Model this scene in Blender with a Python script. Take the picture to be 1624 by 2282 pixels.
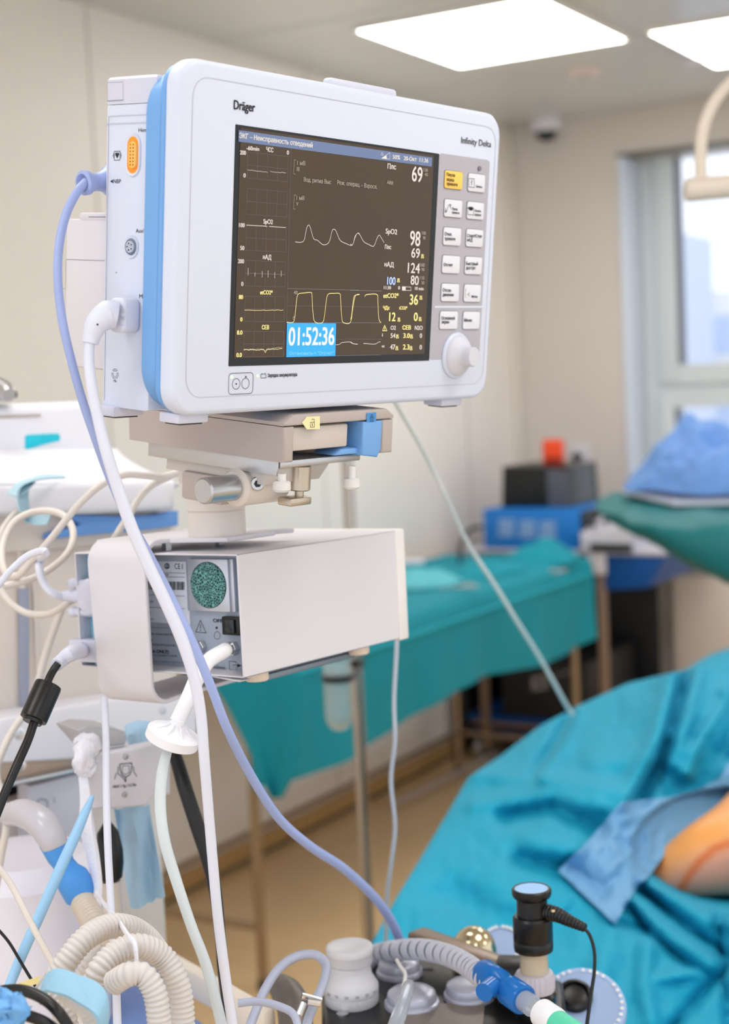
import bpy, bmesh, math, random
from mathutils import Matrix, Vector, Euler
PI = math.pi
random.seed(7)
for o in list(bpy.data.objects): bpy.data.objects.remove(o)
SC = bpy.context.scene
COL = SC.collection

# ------------------------------------------------------------------ camera (room axes: +Y along the left wall, +X along the window wall)
FP = 3380.0                      # focal length in pixels of the 1624 wide frame
YAW, PIT, ROL = math.radians(30.5), math.radians(4.75), math.radians(2.58)
_fh = Vector((-math.sin(YAW), math.cos(YAW), 0)); _r0 = Vector((math.cos(YAW), math.sin(YAW), 0)); _z = Vector((0, 0, 1))
CF = math.cos(PIT)*_fh - math.sin(PIT)*_z
_u0 = math.sin(PIT)*_fh + math.cos(PIT)*_z
CR = math.cos(ROL)*_r0 - math.sin(ROL)*_u0
CU = math.cos(ROL)*_u0 + math.sin(ROL)*_r0
CC = Vector((0, 0, 1.6))
cam_d = bpy.data.cameras.new('camera'); cam = bpy.data.objects.new('camera', cam_d); COL.objects.link(cam)
cam.matrix_world = Matrix.Translation(CC) @ Matrix((CR, CU, -CF)).transposed().to_4x4()
cam_d.sensor_fit = 'HORIZONTAL'; cam_d.sensor_width = 24.0; cam_d.lens = FP/1624*24
cam_d.clip_start = 0.05; cam_d.clip_end = 200
cam_d.dof.use_dof = True; cam_d.dof.focus_distance = 1.24; cam_d.dof.aperture_fstop = 4.5
SC.camera = cam
# ------------------------------------------------------------------ light and exposure
SC.view_settings.view_transform = 'Standard'; SC.view_settings.look = 'None'
SC.view_settings.gamma = 1.0; SC.view_settings.exposure = 0.0
SC.view_settings.use_curve_mapping = False
W = bpy.data.worlds.new('world'); SC.world = W; W.use_nodes = True
W.node_tree.nodes['Background'].inputs[0].default_value = (0.93, 0.96, 1.0, 1)
W.node_tree.nodes['Background'].inputs[1].default_value = 1.4
PANEL_STRENGTH = 8.0

# ------------------------------------------------------------------ helpers
def ray(px, py): return CF + CR*((px-812)/FP) + CU*((1141-py)/FP)
def P(px, py, d): return CC + ray(px, py)*d
def hit(px, py, n, c):
    r = ray(px, py); n = Vector(n); return CC + r*((c - CC.dot(n))/r.dot(n))
def HZ(px, py, z): return hit(px, py, (0, 0, 1), z)
def proj(X):
    v = X-CC; d = v.dot(CF); return 812+FP*v.dot(CR)/d, 1141-FP*v.dot(CU)/d, d
class Fr:
    """a placed frame: origin and axes of one object"""
    def __init__(s, o, m3):
        s.o = Vector(o); s.m = m3.copy(); s.M = Matrix.Translation(s.o) @ s.m.to_4x4(); s.I = s.M.inverted()
    def hit(s, px, py, ax, off=0.0):
        n = s.m.col[ax]; X = hit(px, py, n, s.o.dot(n)+off); return s.I @ X
    def w(s, x, y, z): return s.M @ Vector((x, y, z))
    def sub(s, x, y, z, rot=None): return Fr(s.w(x, y, z), s.m @ (rot if rot else Matrix.Identity(3)))
WORLD = Fr((0, 0, 0), Matrix.Identity(3))
def yawm(deg): return Matrix.Rotation(math.radians(deg), 3, 'Z')
def zaxis_to(d, roll=0.0):
    d = Vector(d).normalized(); return d.to_track_quat('Z', 'Y').to_matrix() @ Matrix.Rotation(roll, 3, 'Z')

def lin(c):
    c = c/255.0
    return c/12.92 if c <= 0.04045 else ((c+0.055)/1.055)**2.4
MATS = {}
def mat(name, rgb, rough=0.5, metal=0.0, bump=0.0, bscale=150.0, trans=0.0, emit=0.0, var=0.03, vscale=6.0, coat=0.0, alpha=1.0, sheen=0.0, attr=None, ior=1.45):
    if name in MATS: return MATS[name]
    m = bpy.data.materials.new(name); m.use_nodes = True; nt = m.node_tree; b = nt.nodes['Principled BSDF']
    col = (lin(rgb[0]), lin(rgb[1]), lin(rgb[2]), 1)
    b.inputs['Roughness'].default_value = rough; b.inputs['Metallic'].default_value = metal
    b.inputs['Transmission Weight'].default_value = trans; b.inputs['Coat Weight'].default_value = coat
    b.inputs['Alpha'].default_value = alpha; b.inputs['IOR'].default_value = ior
    if sheen: b.inputs['Sheen Weight'].default_value = sheen
    tc = nt.nodes.new('ShaderNodeTexCoord')
    if attr:
        a = nt.nodes.new('ShaderNodeAttribute'); a.attribute_name = attr; nt.links.new(a.outputs['Color'], b.inputs['Base Color'])
    elif var > 0 and not emit:
        n = nt.nodes.new('ShaderNodeTexNoise'); n.inputs['Scale'].default_value = vscale; n.inputs['Detail'].default_value = 4
        nt.links.new(tc.outputs['Object'], n.inputs['Vector'])
        mx = nt.nodes.new('ShaderNodeMix'); mx.data_type = 'RGBA'
        mx.inputs[6].default_value = tuple(min(1, c*(1-var)) for c in col[:3])+(1,); mx.inputs[7].default_value = tuple(min(1, c*(1+var)) for c in col[:3])+(1,)
        nt.links.new(n.outputs['Fac'], mx.inputs[0]); nt.links.new(mx.outputs[2], b.inputs['Base Color'])
    else: b.inputs['Base Color'].default_value = col
    if emit: b.inputs['Emission Color'].default_value = col; b.inputs['Emission Strength'].default_value = emit
    if bump > 0:
        n2 = nt.nodes.new('ShaderNodeTexNoise'); n2.inputs['Scale'].default_value = bscale; n2.inputs['Detail'].default_value = 3
        nt.links.new(tc.outputs['Object'], n2.inputs['Vector'])
        bp = nt.nodes.new('ShaderNodeBump'); bp.inputs['Strength'].default_value = bump; bp.inputs['Distance'].default_value = 0.002
        nt.links.new(n2.outputs['Fac'], bp.inputs['Height']); nt.links.new(bp.outputs[0], b.inputs['Normal'])
    MATS[name] = m; return m

class MB:
    """collects shapes in world coordinates, links them as one mesh"""
    def __init__(s): s.v = []; s.f = []
    def add(s, vs, fs, M=None):
        n = len(s.v); s.v += [(M @ Vector(v)) if M is not None else Vector(v) for v in vs]; s.f += [tuple(i+n for i in f) for f in fs]; return s
    def addbm(s, bm, M):
        bm.verts.index_update(); s.add([v.co.copy() for v in bm.verts], [tuple(v.index for v in f.verts) for f in bm.faces], M); bm.free(); return s
    def box(s, fr, x0, x1, y0, y1, z0, z1, bev=0.0, seg=2):
        bm = bmesh.new(); bmesh.ops.create_cube(bm, size=1)
        for v in bm.verts: v.co = Vector(((x0+x1)/2+v.co.x*(x1-x0), (y0+y1)/2+v.co.y*(y1-y0), (z0+z1)/2+v.co.z*(z1-z0)))
        if bev > 0: bmesh.ops.bevel(bm, geom=list(bm.edges), offset=bev, segments=seg, profile=0.5, affect='EDGES')
        return s.addbm(bm, fr.M)
    def prism(s, fr, pts, y0, y1, bev=0.0, seg=2, axis='y'):
        """polygon in the frame's x-z plane (axis y), x-y plane (axis z) or y-z plane (axis x), extruded y0..y1"""
        def pt(a, b, t):
            return Vector((a, t, b)) if axis == 'y' else (Vector((a, b, t)) if axis == 'z' else Vector((t, a, b)))
        bm = bmesh.new(); n = len(pts)
        A = [bm.verts.new(pt(a, b, y0)) for a, b in pts]; Bv = [bm.verts.new(pt(a, b, y1)) for a, b in pts]
        bm.faces.new(A); bm.faces.new(Bv[::-1])
        for i in range(n): bm.faces.new((A[i], Bv[i], Bv[(i+1) % n], A[(i+1) % n]))
        bmesh.ops.recalc_face_normals(bm, faces=bm.faces)
        if bev > 0:
            ed = [e for e in bm.edges if (e.verts[0] in A and e.verts[1] in A) or (e.verts[0] in Bv and e.verts[1] in Bv)]
            bmesh.ops.bevel(bm, geom=ed, offset=bev, segments=seg, profile=0.5, affect='EDGES')
        return s.addbm(bm, fr.M)
    def lathe(s, fr, prof, seg=32, ribs=0, ribamp=0.0, ribz=None, cap=True):
        vs = []; fs = []
        for r, z in prof:
            for k in range(seg):
                a = 2*PI*k/seg; rr = r
                if ribs and ribz and ribz[0] <= z <= ribz[1]: rr = r*(1+ribamp*(1 if math.cos(a*ribs) > 0 else -1))
                vs.append((rr*math.cos(a), rr*math.sin(a), z))
        m = len(prof)
        for i in range(m-1):
            for k in range(seg):
                k2 = (k+1) % seg; fs.append((i*seg+k, i*seg+k2, (i+1)*seg+k2, (i+1)*seg+k))
        if cap: fs.append(tuple(range(seg))[::-1]); fs.append(tuple((m-1)*seg+k for k in range(seg)))
        return s.add(vs, fs, fr.M)
    def cyl(s, fr, r, z0, z1, seg=32, bev=0.0):
        pr = [(r-bev, z0), (r, z0+bev), (r, z1-bev), (r-bev, z1)] if bev > 0 else [(r, z0), (r, z1)]
        return s.lathe(fr, pr, seg)
    def tube(s, pts, r, seg=12, sub=8, cap=True, corr=0.0, pitch=0.006, smooth=True, flat=1.0):
        """pts world points, r radius or list of radii; corr = corrugation amplitude"""
        pts = [Vector(p) for p in pts]; rs = r if isinstance(r, (list, tuple)) else [r]*len(pts)
        Q = []; Rq = []
        if smooth and len(pts) > 2:
            for i in range(len(pts)-1):
                p0 = pts[max(i-1, 0)]; p1 = pts[i]; p2 = pts[i+1]; p3 = pts[min(i+2, len(pts)-1)]
                for k in range(sub):
                    t = k/sub; t2 = t*t; t3 = t2*t
                    Q.append(0.5*((2*p1)+(p2-p0)*t+(2*p0-5*p1+4*p2-p3)*t2+(3*p1-p0-3*p2+p3)*t3)); Rq.append(rs[i]*(1-t)+rs[i+1]*t)
            Q.append(pts[-1]); Rq.append(rs[-1])
        else: Q = pts; Rq = rs
        if corr > 0:   # resample so that each ridge gets its own rings
            L = [0.0]
            for i in range(1, len(Q)): L.append(L[-1]+(Q[i]-Q[i-1]).length)
            n = max(4, int(L[-1]/pitch)*6); Q2 = []; R2 = []; j = 0
            for k in range(n+1):
                t = L[-1]*k/n
                while j < len(L)-2 and L[j+1] < t: j += 1
                u = (t-L[j])/max(1e-9, L[j+1]-L[j]); Q2.append(Q[j].lerp(Q[j+1], u))
                w = (t/pitch) % 1.0; w = 0.5+0.5*math.cos(2*PI*w); w = w**0.6
                R2.append((Rq[j]*(1-u)+Rq[j+1]*u)*(1-corr+corr*w))
            Q, Rq = Q2, R2
        n = len(Q); T = []
        for i in range(n):
            t = Q[min(i+1, n-1)]-Q[max(i-1, 0)]; T.append(t.normalized() if t.length > 1e-9 else Vector((0, 0, 1)))
        up = Vector((0, 0, 1)) if abs(T[0].z) < 0.9 else Vector((1, 0, 0))
        N = (up-T[0]*up.dot(T[0])).normalized(); vs = []; fs = []
        for i in range(n):
            N = (N-T[i]*N.dot(T[i])).normalized(); Bn = T[i].cross(N)
            for k in range(seg):
                a = 2*PI*k/seg; vs.append(Q[i]+(N*math.cos(a)+Bn*math.sin(a)*flat)*Rq[i])
        for i in range(n-1):
            for k in range(seg):
                k2 = (k+1) % seg; fs.append((i*seg+k, (i+1)*seg+k, (i+1)*seg+k2, i*seg+k2))
        if cap: fs.append(tuple(range(seg))); fs.append(tuple((n-1)*seg+k for k in range(seg))[::-1])
        return s.add(vs, fs)
    def sheet(s, G, th=0.001):
        """grid of world points G[row][col] made into a closed thin sheet"""
        R = len(G); Cn = len(G[0]); nn = [[None]*Cn for _ in range(R)]
        for i in range(R):
            for j in range(Cn):
                a = G[min(i+1, R-1)][j]-G[max(i-1, 0)][j]; b = G[i][min(j+1, Cn-1)]-G[i][max(j-1, 0)]
                c = b.cross(a); nn[i][j] = c.normalized() if c.length > 1e-12 else Vector((0, 0, 1))
        vs = [G[i][j] for i in range(R) for j in range(Cn)]+[G[i][j]-nn[i][j]*th for i in range(R) for j in range(Cn)]
        o = R*Cn; fs = []
        for i in range(R-1):
            for j in range(Cn-1):
                a = i*Cn+j; q = (a, a+1, a+Cn+1, a+Cn); fs.append(q); fs.append(tuple(k+o for k in q[::-1]))
        for i in range(R-1):
            a = i*Cn; fs.append((a, a+Cn, a+Cn+o, a+o)); a = i*Cn+Cn-1; fs.append((a, a+o, a+Cn+o, a+Cn))
        for j in range(Cn-1):
            a = j; fs.append((a, a+o, a+1+o, a+1)); a = (R-1)*Cn+j; fs.append((a, a+1, a+1+o, a+o))
        return s.add(vs, fs)
    def build(s, name, m, parent=None, smooth=True, ang=35):
        me = bpy.data.meshes.new(name)
        I = parent_inv(parent)
        me.from_pydata([tuple(I @ v) for v in s.v], [], s.f); me.validate()
        bm = bmesh.new(); bm.from_mesh(me); bmesh.ops.recalc_face_normals(bm, faces=bm.faces); bm.to_mesh(me); bm.free()
        me.materials.append(m)
        if smooth:
            me.shade_smooth(); me.set_sharp_from_angle(angle=math.radians(ang))
        o = bpy.data.objects.new(name, me); COL.objects.link(o)
        if parent: o.parent = parent
        else:
            c = sum((v for v in s.v), Vector())/max(1, len(s.v)); c.z = min(v.z for v in s.v)
            me.transform(Matrix.Translation(-c)); o.location = c
            ROOT[o.name] = Matrix.Translation(c)
        return o
ROOT = {}
def parent_inv(p):
    if p is None: return Matrix.Identity(4)
    q = p
    while q.parent: q = q.parent
    return ROOT[q.name].inverted()
def thing(name, label, cat, loc, rot=None, group=None):
    o = bpy.data.objects.new(name, None); COL.objects.link(o); o.empty_display_size = 0.05
    M = Matrix.Translation(Vector(loc)) @ (rot.to_4x4() if rot else Matrix.Identity(4)); o.matrix_world = M; ROOT[o.name] = M
    return tag(o, label, cat, group)
def tag(o, label, cat, group=None):
    o['label'] = label; o['category'] = cat
    if group: o['group'] = group
    return o
def struct(o): o['kind'] = 'structure'; return o
def lab(o, l): o['label'] = l; return o
def crop(x0, y0, s): return lambda X, Y: (x0+X/s, y0+Y/s)
def rrect(x0, x1, z0, z1, r, n=6):
    out = []
    for cx, cz, a0 in ((x1-r, z1-r, 0), (x0+r, z1-r, 90), (x0+r, z0+r, 180), (x1-r, z0+r, 270)):
        for k in range(n+1):
            a = math.radians(a0+90*k/n); out.append((cx+r*math.cos(a), cz+r*math.sin(a)))
    return out
def arc_pts(L, n):
    D = [0]
    for i in range(1, len(L)): D.append(D[-1]+math.hypot(L[i][0]-L[i-1][0], L[i][1]-L[i-1][1]))
    out = []
    for k in range(n+1):
        t = D[-1]*k/n; j = 0
        while j < len(D)-2 and D[j+1] < t: j += 1
        u = (t-D[j])/(D[j+1]-D[j]); out.append((L[j][0]+(L[j+1][0]-L[j][0])*u, L[j][1]+(L[j+1][1]-L[j][1])*u))
    return out
_tc = bpy.data.curves.new('t', 'FONT'); _to = bpy.data.objects.new('t', _tc); COL.objects.link(_to)
from mathutils.geometry import delaunay_2d_cdt
def text_mesh(t):
    """outline of the lettering, filled by even-odd rule"""
    _tc.body = t; bpy.context.view_layer.update()
    ev = _to.evaluated_get(bpy.context.evaluated_depsgraph_get()); cu = ev.to_curve(bpy.context.evaluated_depsgraph_get())
    loops = []
    for sp in cu.splines:
        bp = sp.bezier_points; n = len(bp); L = []
        if not n: L = [(p.co.x, p.co.y) for p in sp.points]
        for i in range(n):
            p, q = bp[i], bp[(i+1) % n]; a, b_, c_, d_ = p.co, p.handle_right, q.handle_left, q.co
            st_ = 1 if ((b_-a).cross(d_-a).length < 1e-5 and (c_-a).cross(d_-a).length < 1e-5) else 4
            for k in range(st_):
                u = k/st_; v = a*(1-u)**3+b_*3*u*(1-u)**2+c_*3*u*u*(1-u)+d_*u**3; L.append((v.x, v.y))
        M_ = [L[i] for i in range(len(L)) if math.hypot(L[i][0]-L[i-1][0], L[i][1]-L[i-1][1]) > 1e-5] if len(L) > 2 else []
        if len(M_) > 2: loops.append(M_)
    ev.to_curve_clear()
    # group loops whose boxes overlap (one glyph each), triangulate and keep the inside
    bx = [(min(p[0] for p in l), max(p[0] for p in l)) for l in loops]; idx = sorted(range(len(loops)), key=lambda i: bx[i][0]); groups = []
    for i in idx:
        if groups and bx[i][0] < groups[-1][1]: groups[-1][0].append(loops[i]); groups[-1][1] = max(groups[-1][1], bx[i][1])
        else: groups.append([[loops[i]], bx[i][1]])
    V = []; Fc = []
    for ls, _ in groups:
        vs = []; eds = []
        for l in ls:
            o_ = len(vs); n = len(l); vs += [Vector(p) for p in l]; eds += [(o_+k, o_+(k+1) % n) for k in range(n)]
        ov, oe, of, _1, _2, _3 = delaunay_2d_cdt(vs, eds, [], 0, 1e-6)
        segs = [(l[k], l[(k+1) % len(l)]) for l in ls for k in range(len(l))]; base = len(V); V += [Vector((p.x, p.y, 0)) for p in ov]
        for f in of:
            cx = sum(ov[k].x for k in f)/len(f); cy = sum(ov[k].y for k in f)/len(f); w = 0
            for p, q in segs:
                if (p[1] > cy) != (q[1] > cy) and cx < (q[0]-p[0])*(cy-p[1])/(q[1]-p[1])+p[0]: w += 1 if q[1] > p[1] else -1
            if w != 0: Fc.append(tuple(base+k for k in f))
    return V, Fc
_tc.size = 1.0
_capv, _ = text_mesh('H'); CAPH = max(v.y for v in _capv)
def ptext(mb, fr, ax, off, t, a, b, hpx, bold=0.0, lift=0.0002):
    """lettering on a flat side of a thing: a = left end of the baseline, b = right end (pixels), hpx = capital height in pixels"""
    v, f = text_mesh(t)
    if not v: return
    x0 = min(q.x for q in v); x1 = max(q.x for q in v)
    A = fr.hit(a[0], a[1], ax, off); B = fr.hit(b[0], b[1], ax, off); H = fr.hit(a[0], a[1]-hpx, ax, off)
    U = (B-A)/(x1-x0); V = Vector((0, 0, 1))*((H-A).length/CAPH)
    if bold:
        vv = []; ff = []
        for dx, dy in ((-bold, -bold*.6), (0, 0), (bold, bold*.6), (-bold, bold*.6), (bold, -bold*.6)):
            n = len(vv); lz = len(vv)//max(1, len(v)); vv += [q+Vector((dx, dy, lz)) for q in v]; ff += [tuple(i+n for i in g) for g in f]
        v, f = vv, ff
    mb.add([A+U*(q.x-x0)+V*q.y+Vector([lift+q.z*4e-5 if i == ax else 0 for i in range(3)])*(-1 if ax != 2 else 1) for q in v], f, fr.M)
def pline(mb, fr, ax, off, pts, wpx, closed=False, dash=None, lift=0.0002):
    """thin printed or drawn line through pixel points on a flat side"""
    Q = [fr.hit(p[0], p[1], ax, off) for p in pts]
    if closed: Q.append(Q[0])
    d = proj(fr.M @ Q[0])[2]; w = wpx*d/FP/2
    nv = Vector([1 if i == ax else 0 for i in range(3)]); L = nv*(-lift)
    for i in range(len(Q)-1):
        p, q = Q[i], Q[i+1]; t = q-p; ln = t.length
        if ln < 1e-7: continue
        t /= ln; n = nv.cross(t)*w
        segs = [(0, ln)]
        if dash: segs = [(k*dash, min(ln, k*dash+dash*0.5)) for k in range(int(ln/dash)+1)]
        for s0, s1 in segs:
            e = w*0.5 if not dash else 0
            a = p+t*(s0-e)+L; b = p+t*(s1+e)+L
            mb.add([a-n, b-n, b+n, a+n], [(0, 1, 2, 3)], fr.M)
def ppoly(mb, fr, ax, off, pts, lift=0.0002):
    Q = [fr.hit(p[0], p[1], ax, off)+Vector([-lift if i == ax else 0 for i in range(3)]) for p in pts]
    mb.add(Q, [tuple(range(len(Q)))], fr.M)
def circ(c, rx, ry, n=20, a0=0, a1=360): return [(c[0]+rx*math.cos(math.radians(a0+(a1-a0)*k/n)), c[1]+ry*math.sin(math.radians(a0+(a1-a0)*k/n))) for k in range(n if a1-a0 == 360 else n+1)]
def cable(name, pts, wpx, m, label=None, cat='cable', parent=None, seg=12, corr=0, pitch=.006, sub=8, flat=1.0):
    """pts = (px, py, depth)"""
    w = wpx if isinstance(wpx, (list, tuple)) else [wpx]*len(pts)
    b = MB().tube([P(*p) for p in pts], [w[i]*pts[i][2]/FP/2 for i in range(len(pts))], seg=seg, sub=sub, corr=corr, pitch=pitch, flat=flat)
    o = b.build(name, m, parent, ang=50 if not corr else 80)
    if label and not parent: tag(o, label, cat)
    elif label: o['label'] = label
    return o

# ------------------------------------------------------------------ materials
M_wall = mat('wall_panel', (240, 233, 226), .45, bump=.03, bscale=60, var=.02)
M_ceil = mat('ceiling_panel', (206, 205, 200), .22, var=.02)
M_floor = mat('floor_vinyl', (222, 190, 144), .38, var=.06, vscale=14)
M_skirt = mat('skirting', (178, 142, 92), .5)
M_dark = mat('dark_grey', (60, 58, 55), .6)
M_white = mat('white_plastic', (210, 217, 235), .42, bump=.04, bscale=900, var=.01)
M_white2 = mat('warm_white_plastic', (213, 211, 218), .4, bump=.03, bscale=700, var=.01)
M_blue = mat('blue_band', (112, 164, 222), .45, var=.01)
M_lav = mat('lavender_plastic', (205, 207, 224), .45, var=.01)
M_taupe = mat('taupe_plastic', (178, 168, 164), .5, bump=.05, bscale=900, var=.02)
M_black = mat('black_plastic', (14, 14, 16), .35, var=.02)
M_softblack = mat('black_rubber', (22, 23, 26), .45)
M_alu = mat('aluminium', (190, 190, 192), .32, metal=.85)
M_steel = mat('steel', (205, 205, 208), .2, metal=1.0)
M_print = mat('print_black', (26, 28, 34), .6, var=0)
M_keygrey = mat('keypad_grey', (176, 174, 184), .5, var=.01)
M_key = mat('key_white', (222, 224, 232), .45, var=.01)
M_keyy = mat('key_yellow', (250, 205, 96), .45, var=.01)
M_teal = mat('drape_teal', (0, 142, 160), .8, bump=.35, bscale=220, var=.06, vscale=9)
M_cyan = mat('drape_turquoise', (4, 160, 196), .7, bump=.3, bscale=160, var=.07, vscale=7)
M_green = mat('drape_green', (0, 112, 116), .55, bump=.3, bscale=60, var=.1)
M_ltblue = mat('tape_sheet_blue', (112, 168, 214), .6, bump=.2, bscale=180, var=.05)
M_blucloth = mat('wrap_blue', (108, 154, 220), .7, bump=.3, bscale=120, var=.06)
M_hose = mat('hose_blue', (156, 172, 222), .38, var=.02)
M_cabwhite = mat('cable_white', (216, 219, 234), .4, var=.02)
M_cream = mat('cable_cream', (214, 206, 200), .42, var=.03)
M_clear = mat('clear_tube', (214, 226, 232), .12, trans=.55, var=0, ior=1.2)
M_glass = mat('clear_glass', (240, 246, 250), .03, trans=.95, var=0, ior=1.12)
M_corr = mat('hose_corrugated', (204, 199, 197), .42, var=.03)

# ================================================================== SETTING
WX, WY, CH = -2.963, 6.46, 2.75
wl = MB(); wl.box(WORLD, WX-.1, WX, -1.5, WY+.3, 0, CH); struct(wl.build('wall_left', M_wall))
seam = MB()
for y in (3.55, 4.75, 5.95): seam.box(WORLD, WX, WX+.0012, y-.004, y+.004, .07, CH)
struct(seam.build('trim_1', mat('panel_seam', (196, 187, 178), .6)))
x0, x1, z0, z1 = -2.42, -1.0, .78, 2.555
wb = MB()
wb.box(WORLD, WX-.1, x0, WY, WY+.3, 0, CH); wb.box(WORLD, x1, 3.6, WY, WY+.3, 0, CH)
wb.box(WORLD, x0, x1, WY, WY+.3, 0, z0); wb.box(WORLD, x0, x1, WY, WY+.3, z1, CH)
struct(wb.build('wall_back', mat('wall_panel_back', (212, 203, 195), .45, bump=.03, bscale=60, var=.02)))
fl = MB(); fl.box(WORLD, WX-.1, 3.6, -1.5, WY+.3, -.1, 0); struct(fl.build('floor', M_floor))
ce = MB(); ce.box(WORLD, WX-.1, 3.6, -1.5, WY+.3, CH, CH+.1); struct(ce.build('ceiling', M_ceil))
cs = MB()
for x in (-1.81, -1.1, -.38, .34, 1.06): cs.box(WORLD, x-.003, x+.003, -1.5, WY, CH-.001, CH+.001)
for y in (1.46, 2.8, 4.18, 5.4): cs.box(WORLD, WX, 3.5, y-.003, y+.003, CH-.001, CH+.001)
struct(cs.build('trim_2', mat('ceiling_seam', (170, 168, 162), .6)))
sk = MB(); sk.box(WORLD, WX, WX+.014, -1.5, WY, .012, .075, .003); struct(sk.build('baseboard_left', M_skirt))
sk = MB(); sk.box(WORLD, WX, WX+.01, -1.5, WY, 0, .012); sk.box(WORLD, WX, 3.5, WY-.01, WY, 0, .012); struct(sk.build('floor_line_reflection', M_dark))  # dark strips stand in for the reflection line where wall meets floor
sk = MB(); sk.box(WORLD, WX+.014, 3.5, WY-.014, WY, .012, .075, .003); struct(sk.build('baseboard_back', M_skirt))
cp = MB(); cp.box(WORLD, WX, WX+.035, WY-.035, WY, .07, CH, .008); struct(cp.build('trim_4', mat('corner_strip', (222, 214, 204), .4)))
# window: deep reveal, white casements, glass
wf = thing('window_1', 'tall white framed window with a deep pale reveal', 'window', ((x0+x1)/2, WY+.2, z0)); struct(wf)
M_rev = mat('window_white', (214, 222, 224), .35, var=.01)
b = MB(); b.box(WORLD, x0-.004, x0+.022, WY-.014, WY+.195, z0+.001, z1-.002, .003); b.build('window_reveal', mat('reveal_blue', (214, 224, 238), .3, var=.01), wf)
b = MB(); b.box(WORLD, x1-.022, x1+.004, WY-.014, WY+.195, z0+.001, z1-.002, .003); b.build('window_reveal', M_rev, wf)
b = MB(); b.box(WORLD, x0-.01, x1+.01, WY-.018, WY+.12, z1-.001, z1+.012, .003); b.build('blind_rail', mat('rail_olive', (120, 118, 104), .5), wf)
b = MB(); b.box(WORLD, x0-.02, x1+.02, WY-.06, WY+.2, z0-.025, z0, .006); b.build('window_sill', M_rev, wf)
yy0, yy1 = WY+.2, WY+.26; ZT2 = z1+.16; FW = .085
b = MB(); b.box(WORLD, x0-.03, x0+FW, yy0, yy1, z0, ZT2, .004); b.box(WORLD, x1-FW, x1+.03, yy0, yy1, z0, ZT2, .004)
for a, c in ((z0, z0+.07), (ZT2-.07, ZT2), (1.50, 1.545)): b.box(WORLD, x0+FW+.0005, x1-FW-.0005, yy0+.002, yy1, a, c, .0)
b.build('window_frame', M_rev, wf)
M_pane = mat('window_glass', (245, 250, 255), .0, trans=1.0, var=0, ior=1.02)
M_gask = mat('gasket', (120, 124, 140), .5)
for nm, a, c, e in (('casement', 1.5455, ZT2-.0705, .095), ('casement', z0+.0705, 1.4995, .07)):
    xa_, xb_ = x0+FW+.001, x1-FW-.001
    b = MB(); b.box(WORLD, xa_, xa_+e, yy0-.02, yy1-.012, a, c, .005); b.box(WORLD, xb_-e, xb_, yy0-.02, yy1-.012, a, c, .005)
    b.box(WORLD, xa_+e+.0004, xb_-e-.0004, yy0-.019, yy1-.012, a, a+.085, 0); b.box(WORLD, xa_+e+.0004, xb_-e-.0004, yy0-.019, yy1-.012, c-.06, c, 0)
    f_ = b.build(nm, M_rev, wf)
    g = MB(); g.box(WORLD, xa_+e+.0006, xa_+e+.02, yy0-.01, yy1-.014, a+.0855, c-.0605); g.box(WORLD, xb_-e-.02, xb_-e-.0006, yy0-.01, yy1-.014, a+.0855, c-.0605)
    g.build('gasket', M_gask, f_)
    g = MB(); g.box(WORLD, xa_+e+.0205, xb_-e-.0205, yy0+.015, yy0+.021, a+.0855, c-.0605); g.build('pane', M_pane, f_)
# buildings outside
def facade(name, x0, x1, y, z0, z1, col, label, rows, cols):
    t = thing(name, label, 'building', ((x0+x1)/2, y, z0))
    b = MB(); b.box(WORLD, x0, x1, y, y+6, z0, z1); b.build('wall', mat('facade_'+label[:12].replace(' ', '_'), col, .8), t)
    w = mat('facade_window', (206, 220, 244), .3)
    for i in range(rows):
        b = MB(); zc = z0+(i+.5)*(z1-z0)/rows
        b.box(WORLD, x0+.4, x1-.4, y-.05, y, zc-.35, zc+.25); b.build('window_band', w, t)
facade('building', -12, -1.5, 24, -9, hit(1560, 650, (0, 1, 0), 24).z, (248, 246, 244), 'white low building outside with rows of pale blue window bands', 9, 6)
facade('building', -8.9, hit(1588, 600, (0, 1, 0), 23).x, 17, -9, hit(1560, 430, (0, 1, 0), 17).z, (206, 212, 228), 'tall pale grey blue tower block outside the window', 3, 2)
# ceiling light panels
M_panel = mat('light_panel', (255, 253, 250), .4, emit=PANEL_STRENGTH)
M_frame = mat('panel_frame', (235, 232, 226), .4)
def panel(x, y, label, group=None):
    t = thing('ceiling_light', label, 'ceiling light', (x, y, CH-.012), group=group)
    b = MB(); w, d = .32, .37
    for a in ((-w-.01, w+.01, -d-.01, -d), (-w-.01, w+.01, d, d+.01), (-w-.01, -w, -d, d), (w, w+.01, -d, d)): b.box(WORLD, x+a[0], x+a[1], y+a[2], y+a[3], CH-.012, CH)
    b.build('frame', M_frame, t)
    b = MB(); b.prism(WORLD, [(x+p, y+q) for p, q in rrect(-w, w, -d, d, .02)], CH-.011, CH-.003, axis='z'); b.build('diffuser', M_panel, t)
panel(-2.18, 4.70, 'large square glowing ceiling panel, left of the two in view')
panel(-1.44, 5.385, 'glowing ceiling panel cut by the right edge, beside the larger one')
for k, (x, y) in enumerate(((-.7, 3.6), (.2, 1.4), (-1.3, 1.2), (.9, 3.6), (-1.2, -.3), (.9, -.4), (2.3, 2.0))): panel(x, y, 'square glowing ceiling panel out of the photo, nearer the camera than the two in view', 'ceiling panels nearer the camera')
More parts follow.
